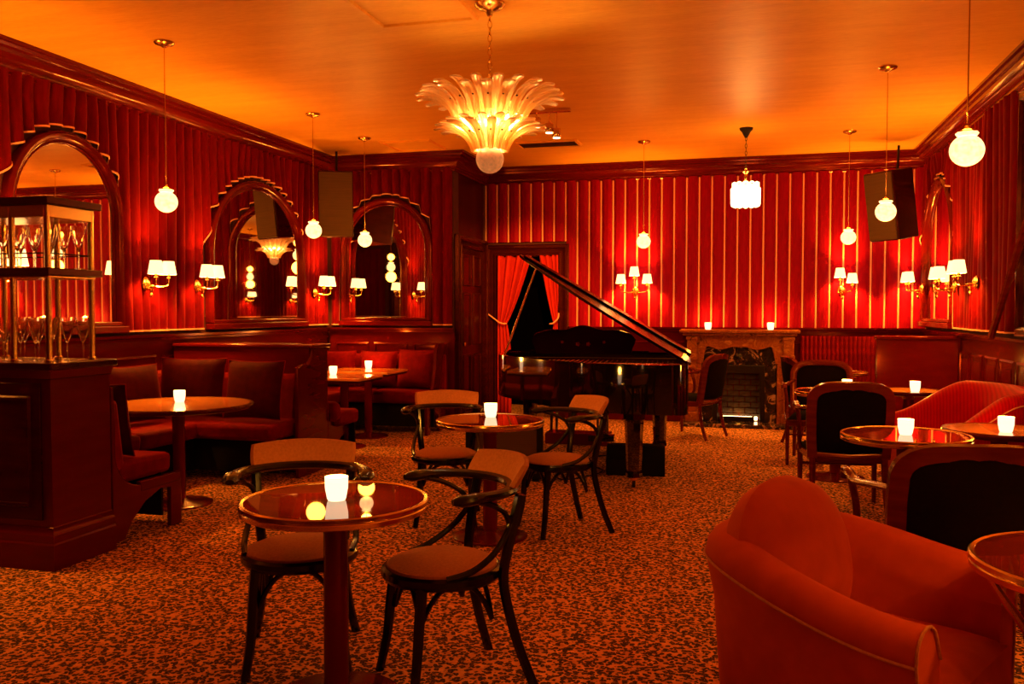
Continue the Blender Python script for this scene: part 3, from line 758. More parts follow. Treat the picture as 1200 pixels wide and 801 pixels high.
# ================================================================ TABLES
def cafe_table(label, x, y, r=.335, legs='column', top='glass_top'):
    t = thing('cafe_table', label, 'table', (x, y, 0))
    obj('tabletop', lathe(B(), [(0,.7),(r-.012,.7),(r-.012,.735),(0,.735)], 64), top, t)
    if legs != 'wood':
        obj('brass_rim', shell(B(), [(r-.014,.737),(r-.004,.7395),(r+.002,.735),(r+.003,.724),(r-.002,.721),(r+.002,.716),(r+.001,.702),(r-.005,.698),(r-.014,.699)], 72), 'brass', t)
    else:
        obj('wood_edge', shell(B(), [(r-.013,.736),(r+.008,.736),(r+.014,.725),(r+.006,.708),(r-.013,.70)], 64), 'rose', t)
    if legs in ('column', 'wood'):
        obj('column', lathe(B(), [(0,0.0),(.05,.0),(.046,.05),(.044,.66),(.075,.69),(.075,.70),(0,.70)], 20), 'red_enamel', t)
        obj('base_disc', lathe(B(), [(0,.0),(.235,.0),(.235,.010),(.21,.018),(.10,.026),(.06,.045),(0,.045)], 48), 'red_enamel', t)
    else:
        for k in range(3):
            a = 2*PI*k/3+2.6; c_, s_ = math.cos(a), math.sin(a)
            obj('curved_leg', tube(B(), spline([(c_*q, s_*q, z) for q, z in ((r-.03,.70),(r-.05,.62),(r-.14,.50),(r-.20,.36),(r-.17,.2),(r-.06,.06),(r-.02,.012))], 5), .013, 8), 'brass', t)
        obj('shelf_ring', tube(B(), [(.14*math.cos(2*PI*k/30), .14*math.sin(2*PI*k/30), .36) for k in range(30)], .008, 6, closed=True), 'brass', t)
    return t
cafe_table('nearest round cafe table with a brass rim and reflective top, left foreground', -1.445, 2.91)
cafe_table('round brass-rimmed cafe table in the middle of the room under the chandelier', -1.566, 5.29)
cafe_table('round brass-rimmed cafe table between the two dark-backed armchairs on the right', .825, 5.25)
cafe_table('brass-rimmed cafe table cut off by the right edge, on curved brass legs', .96, 2.70, .36, 'curved')
cafe_table('small brass-rimmed cafe table in front of the far right armchairs', .70, 7.92)
cafe_table('round wooden side table between the two red tub sofas', 1.38, 5.62, .29, 'wood', 'table_wood')
cafe_table('round side table behind the far red tub sofa', 1.30, 8.15, .26, 'wood', 'table_wood')
cafe_table('small round table in front of the striped banquette', 1.00, 10.35, .24)
cafe_table('amber wooden round pedestal table in the front booth', -4.03, 5.60, .52, 'wood', 'table_wood')
def booth_table(label, x0, x1, y0, y1, bx, by):
    t = thing('booth_table', label, 'table', (bx, by, 0))
    obj('tabletop', box(B(), x0-bx, x1-bx, y0-by, y1-by, .712, .74), 'table_wood', t, bevel=.006)
    obj('top_edge', box(B(), x0-bx+.01, x1-bx-.01, y0-by+.01, y1-by-.01, .69, .712), 'rose', t, bevel=.004)
    obj('column', lathe(B(), [(0,0),(.05,0),(.045,.05),(.045,.69),(0,.69)], 18), 'red_enamel', t)
    obj('base_disc', lathe(B(), [(0,0),(.22,0),(.22,.01),(.19,.018),(.08,.028),(.05,.045),(0,.045)], 40), 'red_enamel', t)
booth_table('rectangular wooden booth table nearer the partition', -4.55, -3.72, 8.02, 8.62, -4.05, 8.38)
booth_table('rectangular wooden booth table nearer the alcove wall', -4.60, -3.80, 8.93, 9.52, -4.13, 9.15)

# candles at their places
for l, x, y, z in (
    ('votive on the nearest cafe table', -1.435, 2.90, .7355),
    ('votive on the middle cafe table under the chandelier', -1.60, 5.42, .7355),
    ('votive on the round booth table', -4.09, 5.70, .7355),
    ('votive on the nearer rectangular booth table', -4.22, 8.47, .7405),
    ('votive on the farther rectangular booth table', -4.27, 9.47, .7405),
    ('votive on the brass-rimmed table between the dark-backed armchairs', .825, 5.24, .7355),
    ('votive on the small table in front of the far right armchairs', .80, 8.07, .7355),
    ('votive on the side table behind the far red tub sofa', 1.33, 8.02, .7355),
    ('votive on the wooden side table between the red tub sofas', 1.385, 5.50, .7355),
    ('left votive on the marble mantelpiece', FX-.37, FY-.20, 1.176),
    ('right votive on the marble mantelpiece', FX+.37, FY-.20, 1.176),
    ('votive on the small round table by the striped banquette', .86, 10.30, .7355)):
    votive(l, x, y, z)

# ================================================================ BENTWOOD CHAIRS
def make_bentwood():
    t = thing('bentwood_armchair', 'x', 'chair')
    # local: faces -Y, back at +Y; seat radius .21
    obj('seat', lathe(B(), [(0,.435),(.20,.435),(.212,.445),(.208,.462),(.17,.478),(0,.487)], 36), 'tan', t)
    obj('seat_ring', shell(B(), [(.195,.41),(.222,.41),(.232,.425),(.230,.445),(.218,.455),(.205,.452),(.195,.44)], 40), 'black_wood', t)
    for s in (-1, 1):
        obj('leg', tube(B(), spline([(s*.155,-.135,.43), (s*.165,-.15,.3), (s*.175,-.165,.14), (s*.195,-.19,.0)], 4), [.023,.017], 8), 'black_wood', t)
        obj('back_post', tube(B(), spline([(s*.215,.29,.0), (s*.185,.235,.16), (s*.17,.19,.34), (s*.172,.18,.45), (s*.19,.205,.60), (s*.20,.235,.735)], 4), [.019,.021], 8), 'black_wood', t)
        obj('arm_support', tube(B(), spline([(s*.205,-.06,.452), (s*.222,.03,.475), (s*.218,.12,.53), (s*.200,.18,.60), (s*.196,.205,.66)], 4), .0125, 8), 'black_wood', t)
        obj('back_brace', tube(B(), spline([(s*.192,.20,.60), (s*.205,.17,.67), (s*.235,.10,.715), (s*.256,.02,.738)], 4), .011, 7), 'black_wood', t)
    # arched braces between the legs
    rr = .17
    for a0, a1 in ((-1,0),(0,1),(1,2),(2,3)):
        A0, A1 = PI/4+a0*PI/2, PI/4+a1*PI/2
        p0 = Vector((rr*1.22*math.cos(A0), rr*1.18*math.sin(A0), .265)); p1 = Vector((rr*1.22*math.cos(A1), rr*1.18*math.sin(A1), .265)); md = (p0+p1)/2
        obj('leg_brace', tube(B(), spline([p0, p0.lerp(md,.22)+Vector((0,0,.07)), md.lerp(p0,.45)+Vector((0,0,.125)), md+Vector((0,0,.145)), md.lerp(p1,.45)+Vector((0,0,.125)), p1.lerp(md,.22)+Vector((0,0,.07)), p1], 3), .010, 7), 'black_wood', t)
    # hoop: flat bent rail forming back and arms
    pts = [(.262,-.06,.742), (.266,.0,.746)]
    for i in range(25):
        a = PI*i/24
        pts.append((.262*math.cos(a), .24*math.sin(a)+.03, .75))
    pts += [(-.266,.0,.746), (-.262,-.06,.742)]
    P = spline(pts, 2); n = len(P)
    R_ = [(.018 if min(i, n-1-i) == 0 else .034) if min(i, n-1-i) < 5 else .029 for i in range(n)]
    obj('arm_hoop', tube(B(), P, R_, 10, flat=.62), 'black_wood', t)
    # padded back panel above the hoop
    bm = B()
    def pan(off):
        def fn(u, v):
            a = PI*.5 + (u-.5)*1.72
            taper = 1 - .16*v**1.5
            a = PI*.5 + (u-.5)*1.75*taper
            r = .262+.055*v+off*(1 if 0 < u < 1 and 0 < v < 1 else .55)
            crown = .012*math.sin(PI*u)
            return Vector((r*math.cos(a), r*.9*math.sin(a)+.035, .745+.098*v+crown*v))
        return fn
    grid(bm, pan(.018), 18, 6); grid(bm, pan(-.018), 18, 6); bmesh.ops.remove_doubles(bm, verts=bm.verts[:], dist=.004)
    # close the edge
    be = [e for e in bm.edges if e.is_boundary]
    if be: bmesh.ops.bridge_loops(bm, edges=be)
    obj('back_pad', bm, 'tan', t)
    return t
BC = make_bentwood(); G = 'bentwood armchairs at the cafe tables'
def face(fx, fy): return math.atan2(fx, -fy)   # rz so that local -Y points to (fx, fy)
BC.location = (-1.755, 3.215, 0); BC.rotation_euler = (0,0,face(.40,-.9)); BC['group'] = G
BC['label'] = 'black bentwood armchair with tan pad behind the nearest cafe table, left foreground'
dup(BC, (-1.13, 3.17, 0), face(-.76,-.65), 'black bentwood armchair in the centre foreground, right of the nearest cafe table', G)
dup(BC, (-1.97, 5.61, 0), face(.30,-.95), 'black bentwood armchair at the left of the middle cafe table', G)
dup(BC, (-1.20, 5.56, 0), face(-.78,-.62), 'black bentwood armchair at the right of the middle cafe table, before the piano', G)

# ================================================================ WOOD-FRAMED ARMCHAIRS
def make_armchair():
    t = thing('upholstered_armchair', 'x', 'chair')
    W2 = .27
    tilt = Matrix.Translation((0,.25,.42)) @ Rx(-.18)
    def fb(u, v, w2):         # back plane: u across, v up, w out (towards the front = -Y)
        q = 1-(u/W2)**2
        return tilt @ Vector((u, -w2+.05*q, v))
    path = [(-.235,-.02)] + [(-.245,.15),(-.25,.30)]
    for i in range(1, 16):
        a = PI-PI*i/16; path.append((.25*abs(math.cos(a))**.55*(1 if math.cos(a) > 0 else -1), .36+.135*math.sin(a)**.75))
    path += [(.25,.30),(.245,.15),(.235,-.02)]
    obj('back_frame', sweep(B(), path, [(-.036,-.016),(-.036,.016),(-.016,.027),(.014,.025),(.026,.010),(.026,-.018)], fb), 'mahogany', t)
    inner = [(x*.93, v) for x, v in path]
    bm = B()
    # padded back, both faces, filled as strips
    def padf(s):
        def fn(u, v):
            vv = .04+(.455-.0)*v
            xm = .228 if vv < .36 else .228*max(.0, 1-((vv-.36)/.140)**2.8)**.45
            x = (2*u-1)*xm
            return fb(x, vv, s*(.012+.022*math.sin(PI*u)**.5*math.sin(PI*v)**.5))
        return fn
    grid(bm, padf(1), 14, 14); grid(bm, padf(-1), 14, 14); bmesh.ops.remove_doubles(bm, verts=bm.verts[:], dist=.002)
    obj('back_pad', bm, 'black_cloth', t)
    obj('lower_rail', tube(B(), [fb(-.235,.0,0), fb(0,0,0), fb(.235,0,0)], .019, 8), 'mahogany', t)
    # seat
    bm = B(); prism(bm, [(-.24,.24),(.24,.24),(.28,-.26),(-.28,-.26)], .36, .42, lambda x, y, w2: Vector((x, y, w2))); obj('seat_frame', bm, 'mahogany', t, bevel=.01)
    bm = B()
    def seatf(u, v):
        y = .235-.49*v; hw = .235+.04*v
        return Vector(((2*u-1)*hw, y, .42+.055*(1-abs(2*u-1)**4)**.5*(1-abs(2*v-1)**4)**.5))
    grid(bm, seatf, 14, 14); obj('seat', bm, 'black_cloth', t)
    for s in (-1, 1):
        obj('rear_leg', tube(B(), spline([(s*.235,.25,.46), (s*.235,.26,.3), (s*.24,.29,.14), (s*.245,.34,0)], 4), [.024,.016], 8), 'mahogany', t)
        obj('front_leg', tube(B(), [(s*.262,-.235,.38), (s*.262,-.24,.34), (s*.262,-.24,0)], [.026,.015], 10), 'mahogany', t)
        obj('arm', tube(B(), spline([(s*.243,.24,.74), (s*.275,.10,.73), (s*.300,-.05,.715), (s*.305,-.15,.735), (s*.300,-.205,.73), (s*.295,-.22,.70)], 4), [.018,.027], 10, flat=.7), 'mahogany', t)
        obj('arm_post', tube(B(), spline([(s*.298,-.16,.725), (s*.285,-.10,.60), (s*.285,-.10,.48), (s*.270,-.17,.40)], 4), .016, 8), 'mahogany', t)
    obj('stretcher', tube(B(), [(-.255,-.22,.28), (.255,-.22,.28)], .010, 6), 'mahogany', t)
    return t
AC = make_armchair(); G2 = 'wood-framed armchairs with dark upholstery'
# face(fx,fy): direction the sitter looks
AC.location = (-.66, 10.13, 0); AC.rotation_euler = (0,0,face(-.90,.42)); AC['group'] = G2
AC['label'] = 'red wood-framed armchair standing alone in front of the fireplace'
dup(AC, (.72, 9.72, 0), face(.97,.25), 'wood-framed armchair right of the fireplace, its side turned to us', G2)
dup(AC, (.62, 8.66, 0), face(-.12,-1), 'wood-framed armchair facing us behind the small far table', G2)
dup(AC, (.64, 6.72, 0), face(-.06,1), 'wood-framed armchair seen from behind, left of the votive table', G2)
dup(AC, (.73, 3.88, 0), face(-.16,1), 'largest dark-backed wooden armchair seen from behind, right foreground', G2)

# ================================================================ TUB SOFAS AND CLUB CHAIR
def tub(name, label, cat, loc, rz, W, D, hb, ha, th, mat, seatz=.42, lean_=.06, backfall=.45, sh=2.6, pip='gold_trim', roll=1.0, capf=0):
    """tub seat; local: opens toward -Y, width along X.  hb back height, ha front-arm height"""
    t = thing(name, label, cat, loc, rz)
    N = 44; path = []; tot = 0
    a, b_ = W/2, D
    for i in range(N+1):
        ph = PI*i/N
        c_ = math.cos(ph); s_ = math.sin(ph)
        x = a*math.copysign(abs(c_)**(2/sh), c_); y = -D/2 + b_*abs(s_)**(2/sh)
        path.append(Vector((x, y, 0)))
    L = [0]
    for p, q in zip(path, path[1:]): L.append(L[-1]+(q-p).length)
    # resample evenly
    Q = []; 
    for k in range(N+1):
        d = L[-1]*k/N
        i = max(j for j in range(len(L)) if L[j] <= d+1e-9); i = min(i, N-1)
        f_ = (d-L[i])/max(L[i+1]-L[i], 1e-9); Q.append(path[i].lerp(path[i+1], f_))
    rows = []; tops = []
    for k, p in enumerate(Q):
        tg = (Q[min(k+1, N)]-Q[max(k-1, 0)]).normalized(); inn = Vector((-tg.y, tg.x, 0)); 
        if inn.dot(-p+Vector((0,-D*.1,0))) < 0: inn = -inn
        sD = min(k, N-k)/N/.5          # 0 at arm fronts .. 1 mid back
        e = min(1, sD/backfall) if backfall else 1
        h = ha+(hb-ha)*(e*e*(3-2*e))
        o = -inn*lean_*(h/hb)          # flares outward at the top
        r = th/2*roll
        sec = [(p, .06), (p+o*.35, h*.35), (p+o*.7, h*.7), (p+o-inn*.012, h-r*1.1)]
        cc = p+o+inn*(r*.85)
        pr = [v.copy()+Vector((0,0,z)) for v, z in sec]
        for j in range(1, 8):
            an = PI - PI*j/8
            pr.append(cc + inn*(r*math.cos(an)*1.02) + Vector((0,0,h-r+r*math.sin(an))))
        pr += [p+o*.75+inn*th*1.0+Vector((0,0,h-r*1.4)), p+o*.5+inn*th*.98+Vector((0,0,(h+seatz)/2)), p+o*.2+inn*th*.98+Vector((0,0,seatz-.05))]
        rows.append(pr); tops.append((pr[5]+Vector((0,0,0))))
    bm = B(); V = [[bm.verts.new(v) for v in r] for r in rows]
    for A_, C_ in zip(V, V[1:]):
        for j in range(len(A_)-1): bm.faces.new((A_[j], C_[j], C_[j+1], A_[j+1]))
    for E_ in (V[0], V[-1]): bm.faces.new(E_)
    obj('back_and_arms', bm, mat, t)
    # piping down the arm fronts and along the outer top edge
    if pip:
        for E_, nm in ((rows[0], 'arm_piping'), (rows[-1], 'arm_piping')):
            obj(nm, tube(B(), [v+Vector((0,-.003,0)) for v in E_[1:-1]], .0045, 5), pip, t)
        obj('top_piping', tube(B(), [r[3]+(r[3]-r[8])*.03 for r in rows], .0045, 5), pip, t)
    # seat
    bm = B()
    hw = a-th*1.0; yb = D/2-th*1.0; yf = -D/2-.03
    def sf(u, v):
        q = 2*u-1; y = yf+(yb-yf)*v
        wx = hw*(1 if v < .55 else math.sqrt(max(0, 1-((v-.55)/.52)**2.6)))
        return Vector((q*wx, y, seatz+.035*math.sqrt(max(0, 1-abs(q)**5))*math.sqrt(max(0,1-abs(2*v-1)**5))))
    grid(bm, sf, 20, 20); obj('seat', bm, mat, t)
    def ff(u, v):
        return Vector(((2*u-1)*hw, yf-.012*math.sin(PI*v), .10+(seatz-.10)*v))
    bm = grid(B(), ff, 8, 6); obj('seat_front', bm, mat, t)
    for s in (-1, 1):
        for y in (-D/2+.06, D/2-.14):
            obj('leg', lathe(B(), [(0,0),(.016,0),(.024,.09),(0,.09)], 10, c=(s*(a-.10)*(1 if y < 0 else .72), y, 0)), 'black_wood', t)
    return t
tub('tub_sofa', 'far red silk tub sofa with swooping back against the right wall', 'sofa', (1.46, 6.85, 0), face(-1,-.0), 1.55, .80, .88, .60, .12, 'stripe', .44, .05, .48, 2.2)
tub('tub_sofa', 'near red silk tub sofa mostly cut off at the right edge', 'sofa', (1.60, 4.62, 0), face(-1,0), 1.25, .66, .80, .60, .12, 'stripe', .46, .03, .6, 2.6)
cc = tub('club_chair', 'rust orange velvet club chair with rounded back cushion, right foreground', 'armchair', (.30, 2.92, 0), face(.88,-.47), .82, .72, .73, .62, .15, 'orange_velvet', .40, .05, .75, 2.6, 'tan', 1.0)
def dome(s_):
    def fn(u, v):
        a = 2*PI*u; e = 2.25
        x = math.copysign(abs(math.cos(a))**(2/e), math.cos(a)); z = math.copysign(abs(math.sin(a))**(2/e), math.sin(a))
        return T((0, .19, .60)) @ Rx(-.20) @ Vector((.325*v*x, s_*.135*math.sqrt(max(0, 1-v**2.6)), .275*v*z))
    return fn
bm = B(); grid(bm, dome(1), 36, 12); grid(bm, dome(-1), 36, 12); bmesh.ops.remove_doubles(bm, verts=bm.verts[:], dist=1e-4)
obj('back_cushion', bm, 'orange_velvet', cc)

# ================================================================ GRAND PIANO (keys on the far side, tail towards us)
pn = thing('grand_piano', 'black grand piano with its lid propped open before the doorway', 'piano', (-.45, 6.78, 0), math.radians(4.2))
# local: spine at x=0 along +Y, tail at y=0, keyboard end at y=2.35, body toward -X
outline = [(0,2.35),(0,.10),(-.03,.03),(-.10,0)] + [tuple(v.to_2d()) for v in spline([(-.10,0,0),(-.42,.02,0),(-.76,.12,0),(-1.04,.34,0),(-1.28,.66,0),(-1.52,.98,0),(-1.70,1.26,0),(-1.78,1.56,0),(-1.79,1.9,0)], 6)][1:] + [(-1.79,2.35)]
fz = lambda x, y, w2: Vector((x, y, w2))
def ring_poly(bm, poly, z0, z1, th):
    n = len(poly); P = [Vector(p) for p in poly]; inn = []
    for i in range(n):
        d1 = (P[i]-P[i-1]).normalized(); d2 = (P[(i+1) % n]-P[i]).normalized()
        n1 = Vector((d1.y, -d1.x)); n2 = Vector((d2.y, -d2.x)); mm = (n1+n2).normalized(); inn.append(P[i]+mm*th/max(.4, mm.dot(n1)))
    v = [[bm.verts.new((p.x, p.y, z)) for p in ps] for ps, z in ((P, z0), (P, z1), (inn, z1), (inn, z0))]
    for a in range(4):
        for i in range(n):
            j = (i+1) % n; bm.faces.new((v[a][i], v[a][j], v[(a+1) % 4][j], v[(a+1) % 4][i]))
    return bm
obj('case', ring_poly(B(), outline[:-1]+[outline[-1]], .62, .99, .045), 'black', pn)
obj('underside', prism(B(), [(x*.985-.006, y*.985+.01) for x, y in outline], .62, .68, fz), 'black', pn, smooth=False)
obj('soundboard', prism(B(), [(x*.97-.012, y*.97+.03) for x, y in outline], .84, .86, fz), 'table_wood', pn, smooth=False)
bm = B()
for i in range(26):
    x = -.12-i*.05; y0 = .15+max(0, (-x-.45))*1.05
    tube(bm, [(x, y0, .92), (x*.95-.02, 1.85, .93)], .0016, 4)
st_ = obj('strings', bm, 'brass', pn); st_['kind'] = 'stuff'
obj('iron_plate', prism(B(), [(-.07,1.9),(-1.70,1.9),(-1.66,1.72),(-.07,1.55)], .875, .90, fz), 'brass', pn, smooth=False)
obj('rim_moulding', ring_poly(B(), outline, .985, 1.0, .05), 'black', pn)
obj('key_bed', box(B(), -1.79, 0, 2.32, 2.55, .62, .70), 'black', pn, bevel=.01)
bm = B()
for i in range(52): box(bm, -1.505+i*.0236, -1.505+i*.0236+.022, 2.37, 2.52, .70, .725)
obj('white_keys', bm, 'ivory', pn, smooth=False)
bm = B()
for i in range(51):
    if i % 7 not in (1, 4): box(bm, -1.505+(i+1)*.0236-.006, -1.505+(i+1)*.0236+.006, 2.37, 2.46, .725, .738)
obj('black_keys', bm, 'black_matte', pn, smooth=False)
for x in (-1.79, -.10): obj('cheek', box(B(), x, x+.10, 2.32, 2.55, .70, .86), 'black', pn, bevel=.02)
obj('fallboard', box(B(), -1.69, -.10, 2.29, 2.33, .70, .93), 'black', pn, bevel=.006)
for nm, x, y in (('leg', -.42, .30), ('leg', -.26, 1.98), ('leg', -1.55, 2.0)):
    lg = obj(nm, lathe(B(), [(0,.62),(.085,.62),(.085,.55),(.075,.53),(.06,.14),(.065,.12),(.07,.09),(0,.09)], 8, c=(x, y, 0)), 'black', pn, smooth=False)
    obj('ferrule', lathe(B(), [(0,.095),(.030,.095),(.030,.062),(0,.062)], 12, c=(x, y, 0)), 'brass', lg)
    obj('caster', lathe(B(), [(0,-.012),(.031,-.012),(.034,0),(.031,.012),(0,.012)], 16, m=T((x, y, .034)) @ Ry(PI/2)), 'iron', lg)
bm = B()
for x in (-.88, -.80): tube(bm, [(x, 2.12, .62), (x, 2.12, .12)], .011, 8)
box(bm, -.97, -.71, 2.06, 2.18, .10, .16); tube(bm, [(-.84, 2.0, .60), (-.84, 1.75, .64)], .008, 6)
ly = obj('pedal_lyre', bm, 'black', pn)
for x in (-.90, -.84, -.78): obj('pedal', box(B(), x-.014, x+.014, 2.16, 2.27, .075, .088), 'brass', ly, bevel=.004)
# music desk with a scalloped outline
md_ = []  # outline of the desk's upper edge
for i in range(41):
    u = i/40*2-1; x = u*.50
    z = .235+.030*math.cos(PI*u*1.0)+.012*math.cos(3*PI*u)
    if abs(u) > .88: z -= .05*((abs(u)-.88)/.12)**2
    md_.append((x, z))
desk = [(-.46,0),(-.47,.06),(-.49,.10)] + md_ + [(.49,.10),(.47,.06),(.46,0)]
mdk = obj('music_desk', prism(B(), desk, -.009, .009, lambda x, y, w2: T((-.98, 1.70, 1.0)) @ Rx(.22) @ Vector((x, w2, y))), 'black_satin', pn, smooth=False)
for dx, dz, r in ((-.12,.14,.028), (0,.16,.035), (.12,.14,.028), (-.05,.09,.02), (.05,.09,.02), (.2,.11,.022), (-.2,.11,.022)):
    obj('desk_ornament', lathe(B(), [(0,.006),(r*.6,.004),(r,0),(0,0)], 14, m=T((-.98+dx, 1.67, 1.0+dz)) @ Rx(PI/2+.22), ripple=lambda a, z: 1+.25*math.cos(5*a)), 'mahogany', mdk)
bm = B(); box(bm, -1.74, -1.52, 1.62, 1.95, 1.0, 1.02); box(bm, -.36, -.06, 1.62, 1.95, 1.0, 1.02); obj('desk_slide', bm, 'black', pn)
# lid hinged on the spine (x=0), opening 30 degrees
LA = math.radians(30.5)
ml = T((0,0,1.0)) @ Ry(LA)
lidp = [(x*1.03+.01, y*1.0-.015) for x, y in outline if y < 1.68] + [(-1.69, 1.68), (.01, 1.68)]
lidp = [p for i, p in enumerate(outline) if p[1] < 1.68 and i > 0]
lidp = [(x*1.035+.012, y-.02) for x, y in lidp] + [(-1.80, 1.70), (.012, 1.70)]
lid = obj('lid', prism(B(), lidp, .0, .022, lambda x, y, w2: ml @ Vector((x, y, w2))), 'black_satin', pn, smooth=False, bevel=.004)
obj('lid_flap', prism(B(), [(.012,1.16),(-1.72,1.16),(-1.80,1.70),(.012,1.70)], .024, .044, lambda x, y, w2: ml @ Vector((x, y, w2))), 'black_satin', lid, smooth=False, bevel=.004)
for y in (.35, 1.0, 1.5): obj('hinge', tube(B(), [(.012, y, 1.0), (.012, y+.10, 1.0)], .009, 8), 'brass', pn)
tp_ = ml @ Vector((-1.62, 1.45, 0))
obj('lid_prop', tube(B(), [(-1.73, 1.58, .98), tuple(tp_)], .010, 8), 'brass', pn)
# bench with red cushion behind the keys
pb = thing('piano_bench', 'piano bench with a red cushion, seen under the grand piano', 'bench', (-1.82, 9.62, 0))
obj('bench_frame', box(B(), -.32, .32, -.17, .17, .40, .46), 'black', pb, bevel=.008)
bm = B(); pillow(bm, .62, .34, .09, T((0,0,.485)) @ Rx(PI/2), 10); obj('cushion', bm, 'banquette', pb)
for sx in (-1, 1):
    for sy in (-1, 1): obj('leg', tube(B(), [(sx*.28, sy*.13, .41), (sx*.29, sy*.14, 0)], [.022,.014], 8), 'black', pb)
# amplifier, floor monitor, low step, cable
am = thing('guitar_amplifier', 'low amplifier with brown grille cloth on the floor behind the middle table', 'amplifier', (-1.98, 7.12, 0), math.radians(12))
obj('cabinet', box(B(), -.32, .32, -.10, .20, .02, .50), 'black_matte', am, bevel=.015)
obj('grille', box(B(), -.27, .27, -.115, -.10, .07, .43), 'grill', am, bevel=.006)
for s in (-1, 1): obj('foot', box(B(), s*.26-.03, s*.26+.03, -.08, .16, 0, .02), 'black_matte', am)
obj('handle', tube(B(), spline([(-.1,.05,.50), (-.08,.05,.53), (.08,.05,.53), (.1,.05,.50)], 4), .010, 6), 'black_matte', am)
fm = thing('floor_monitor', 'black wedge floor monitor under the piano tail', 'speaker', (-.96, 7.72, 0), math.radians(6))
obj('cabinet', prism(B(), [(-.17,0),(.20,0),(.20,.07),(.02,.25),(-.10,.25),(-.17,.14)], -.25, .25, lambda x, y, w2: Vector((w2, x, y))), 'black_matte', fm, bevel=.01, smooth=False)
obj('grille', prism(B(), [(.203,.075),(.025,.253),(.018,.247),(.196,.069)], -.22, .22, lambda x, y, w2: Vector((w2, x, y))), 'iron', fm, smooth=False)
setp(obj('low_step', box(B(), -2.10, -1.42, 9.14, 9.40, 0, .12), 'red_enamel', bevel=.008), 'low dark red step behind the piano, left of its pedals', 'step')
cb = obj('audio_cable', tube(B(), spline([(-1.58,7.30,.008), (-1.5,7.2,.008), (-1.35,7.35,.008), (-1.25,7.7,.008), (-1.5,8.1,.008), (-1.35,8.5,.008), (-1.12,8.2,.008), (-1.10,7.9,.02)], 6), .006, 6), 'black_matte')
setp(cb, 'black cable curling over the carpet between amplifier and floor monitor', 'cable')

# ================================================================ LEFT: CABINET, GLASSWARE STAND, BOOTHS
XE = -3.66
cb = thing('service_cabinet', 'tall dark red wooden cabinet at the left edge carrying the glassware stand', 'cabinet', (XE, 3.98, 0))
obj('body', box(B(), -1.38, 0, .0, .46, .0, 1.09), 'lacquer', cb, bevel=.004)
obj('cabinet_top', box(B(), -1.38, .035, -.035, .49, 1.09, 1.13), 'lacquer_dark', cb, bevel=.008)
bm = B(); sweep(bm, [(-1.38,0),(0,0),(0,.46)], [(0,0),(.03,0),(.03,.14),(.022,.15),(.022,.19),(.010,.205),(.006,.23),(0,.235)], lambda u, v, w_: Vector((u, v, w_))); obj('plinth', bm, 'lacquer', cb)
bm = B(); sweep(bm, [(-1.38,0),(0,0),(0,.46)], [(0,1.04),(.010,1.045),(.02,1.07),(.028,1.09),(0,1.09)], lambda u, v, w_: Vector((u, v, w_))); obj('cornice', bm, 'lacquer', cb)
for x0, x1 in ((-1.30,-.72), (-.66,-.06)):
    dr_ = obj('door', box(B(), x0, x1, -.016, 0, .27, 1.02), 'lacquer_dark', cb, bevel=.003)
    obj('door_panel', sweep(B(), [(x0+.07,.35),(x0+.07,.94),(x1-.07,.94),(x1-.07,.35)], [(0,0),(.015,0),(.012,.01),(.0,.012),(-.01,0)], lambda u, v, w_: Vector((u, -.016-w_, v)), closed=True), 'lacquer_dark', dr_)
    obj('knob', lathe(B(), [(0,0),(.006,0),(.006,.015),(.014,.02),(.010,.03),(0,.032)], 10, m=T((x1-.03 if x0 < -1 else x0+.03, -.016, .66)) @ Rx(PI/2)), 'brass', dr_)
# glassware stand: brass posts, dark shelves with brass band
SX, SY = -3.72, 4.04
gsn = thing('glassware_stand', 'tall brass-posted glassware stand on top of the dark red cabinet', 'display stand', (SX, SY, 1.13))
xs = (0, -.235, -.62, -.86); ys = (0, .33)
p0 = None
for x in xs:
    for y in ys:
        if p0 is None: p0 = obj('post', lathe(B(), [(0,0),(.024,0),(.024,.012),(.017,.016),(.017,.85),(0,.85)], 12), 'brass', gsn)
        else: inst(p0, gsn, (x, y, 0))
def deck(nm, z0, z1, e, mat):
    obj(nm, box(B(), -.86-e, e, -e, .33+e, z0, z1), mat, gsn, bevel=.004)
deck('top_plate', .865, .905, .045, 'rose'); deck('brass_band', .795, .865, .015, 'brass'); deck('middle_shelf', .478, .518, .045, 'rose'); deck('shelf_trim', .464, .478, .018, 'brass')
gb = B()
for (x0, y0, x1, y1) in ((0,0,-.86,0), (0,.33,-.86,.33), (0,0,0,.33)): tube(gb, [(x0,y0,.60), (x1,y1,.60)], .004, 6)
obj('guard_wire', gb, 'iron', gsn)
GO = None
def goblet(x, y, z, label, group, s=1):
    global GO
    if GO is None:
        GO = thing('stemmed_glass', label, 'glass', (x, y, z), group=group)
        obj('bowl', shell(B(), [(.0025,.098),(.010,.108),(.022,.145),(.034,.195),(.041,.245),(.0395,.245),(.0325,.195),(.020,.147),(.008,.112),(.0005,.107),(.0005,.098)], 18), 'glass', GO)
        obj('stem', lathe(B(), [(0,.10),(.0045,.10),(.0055,.07),(.0035,.05),(.004,.008),(0,.008)], 10), 'glass', GO)
        obj('foot', lathe(B(), [(0,.010),(.006,.008),(.032,.003),(.032,0),(0,0)], 18), 'glass', GO)
    else: dup(GO, (x, y, z), 0, label, group)
nth = ['first', 'second', 'third', 'fourth', 'fifth', 'sixth', 'seventh', 'eighth', 'ninth', 'tenth']
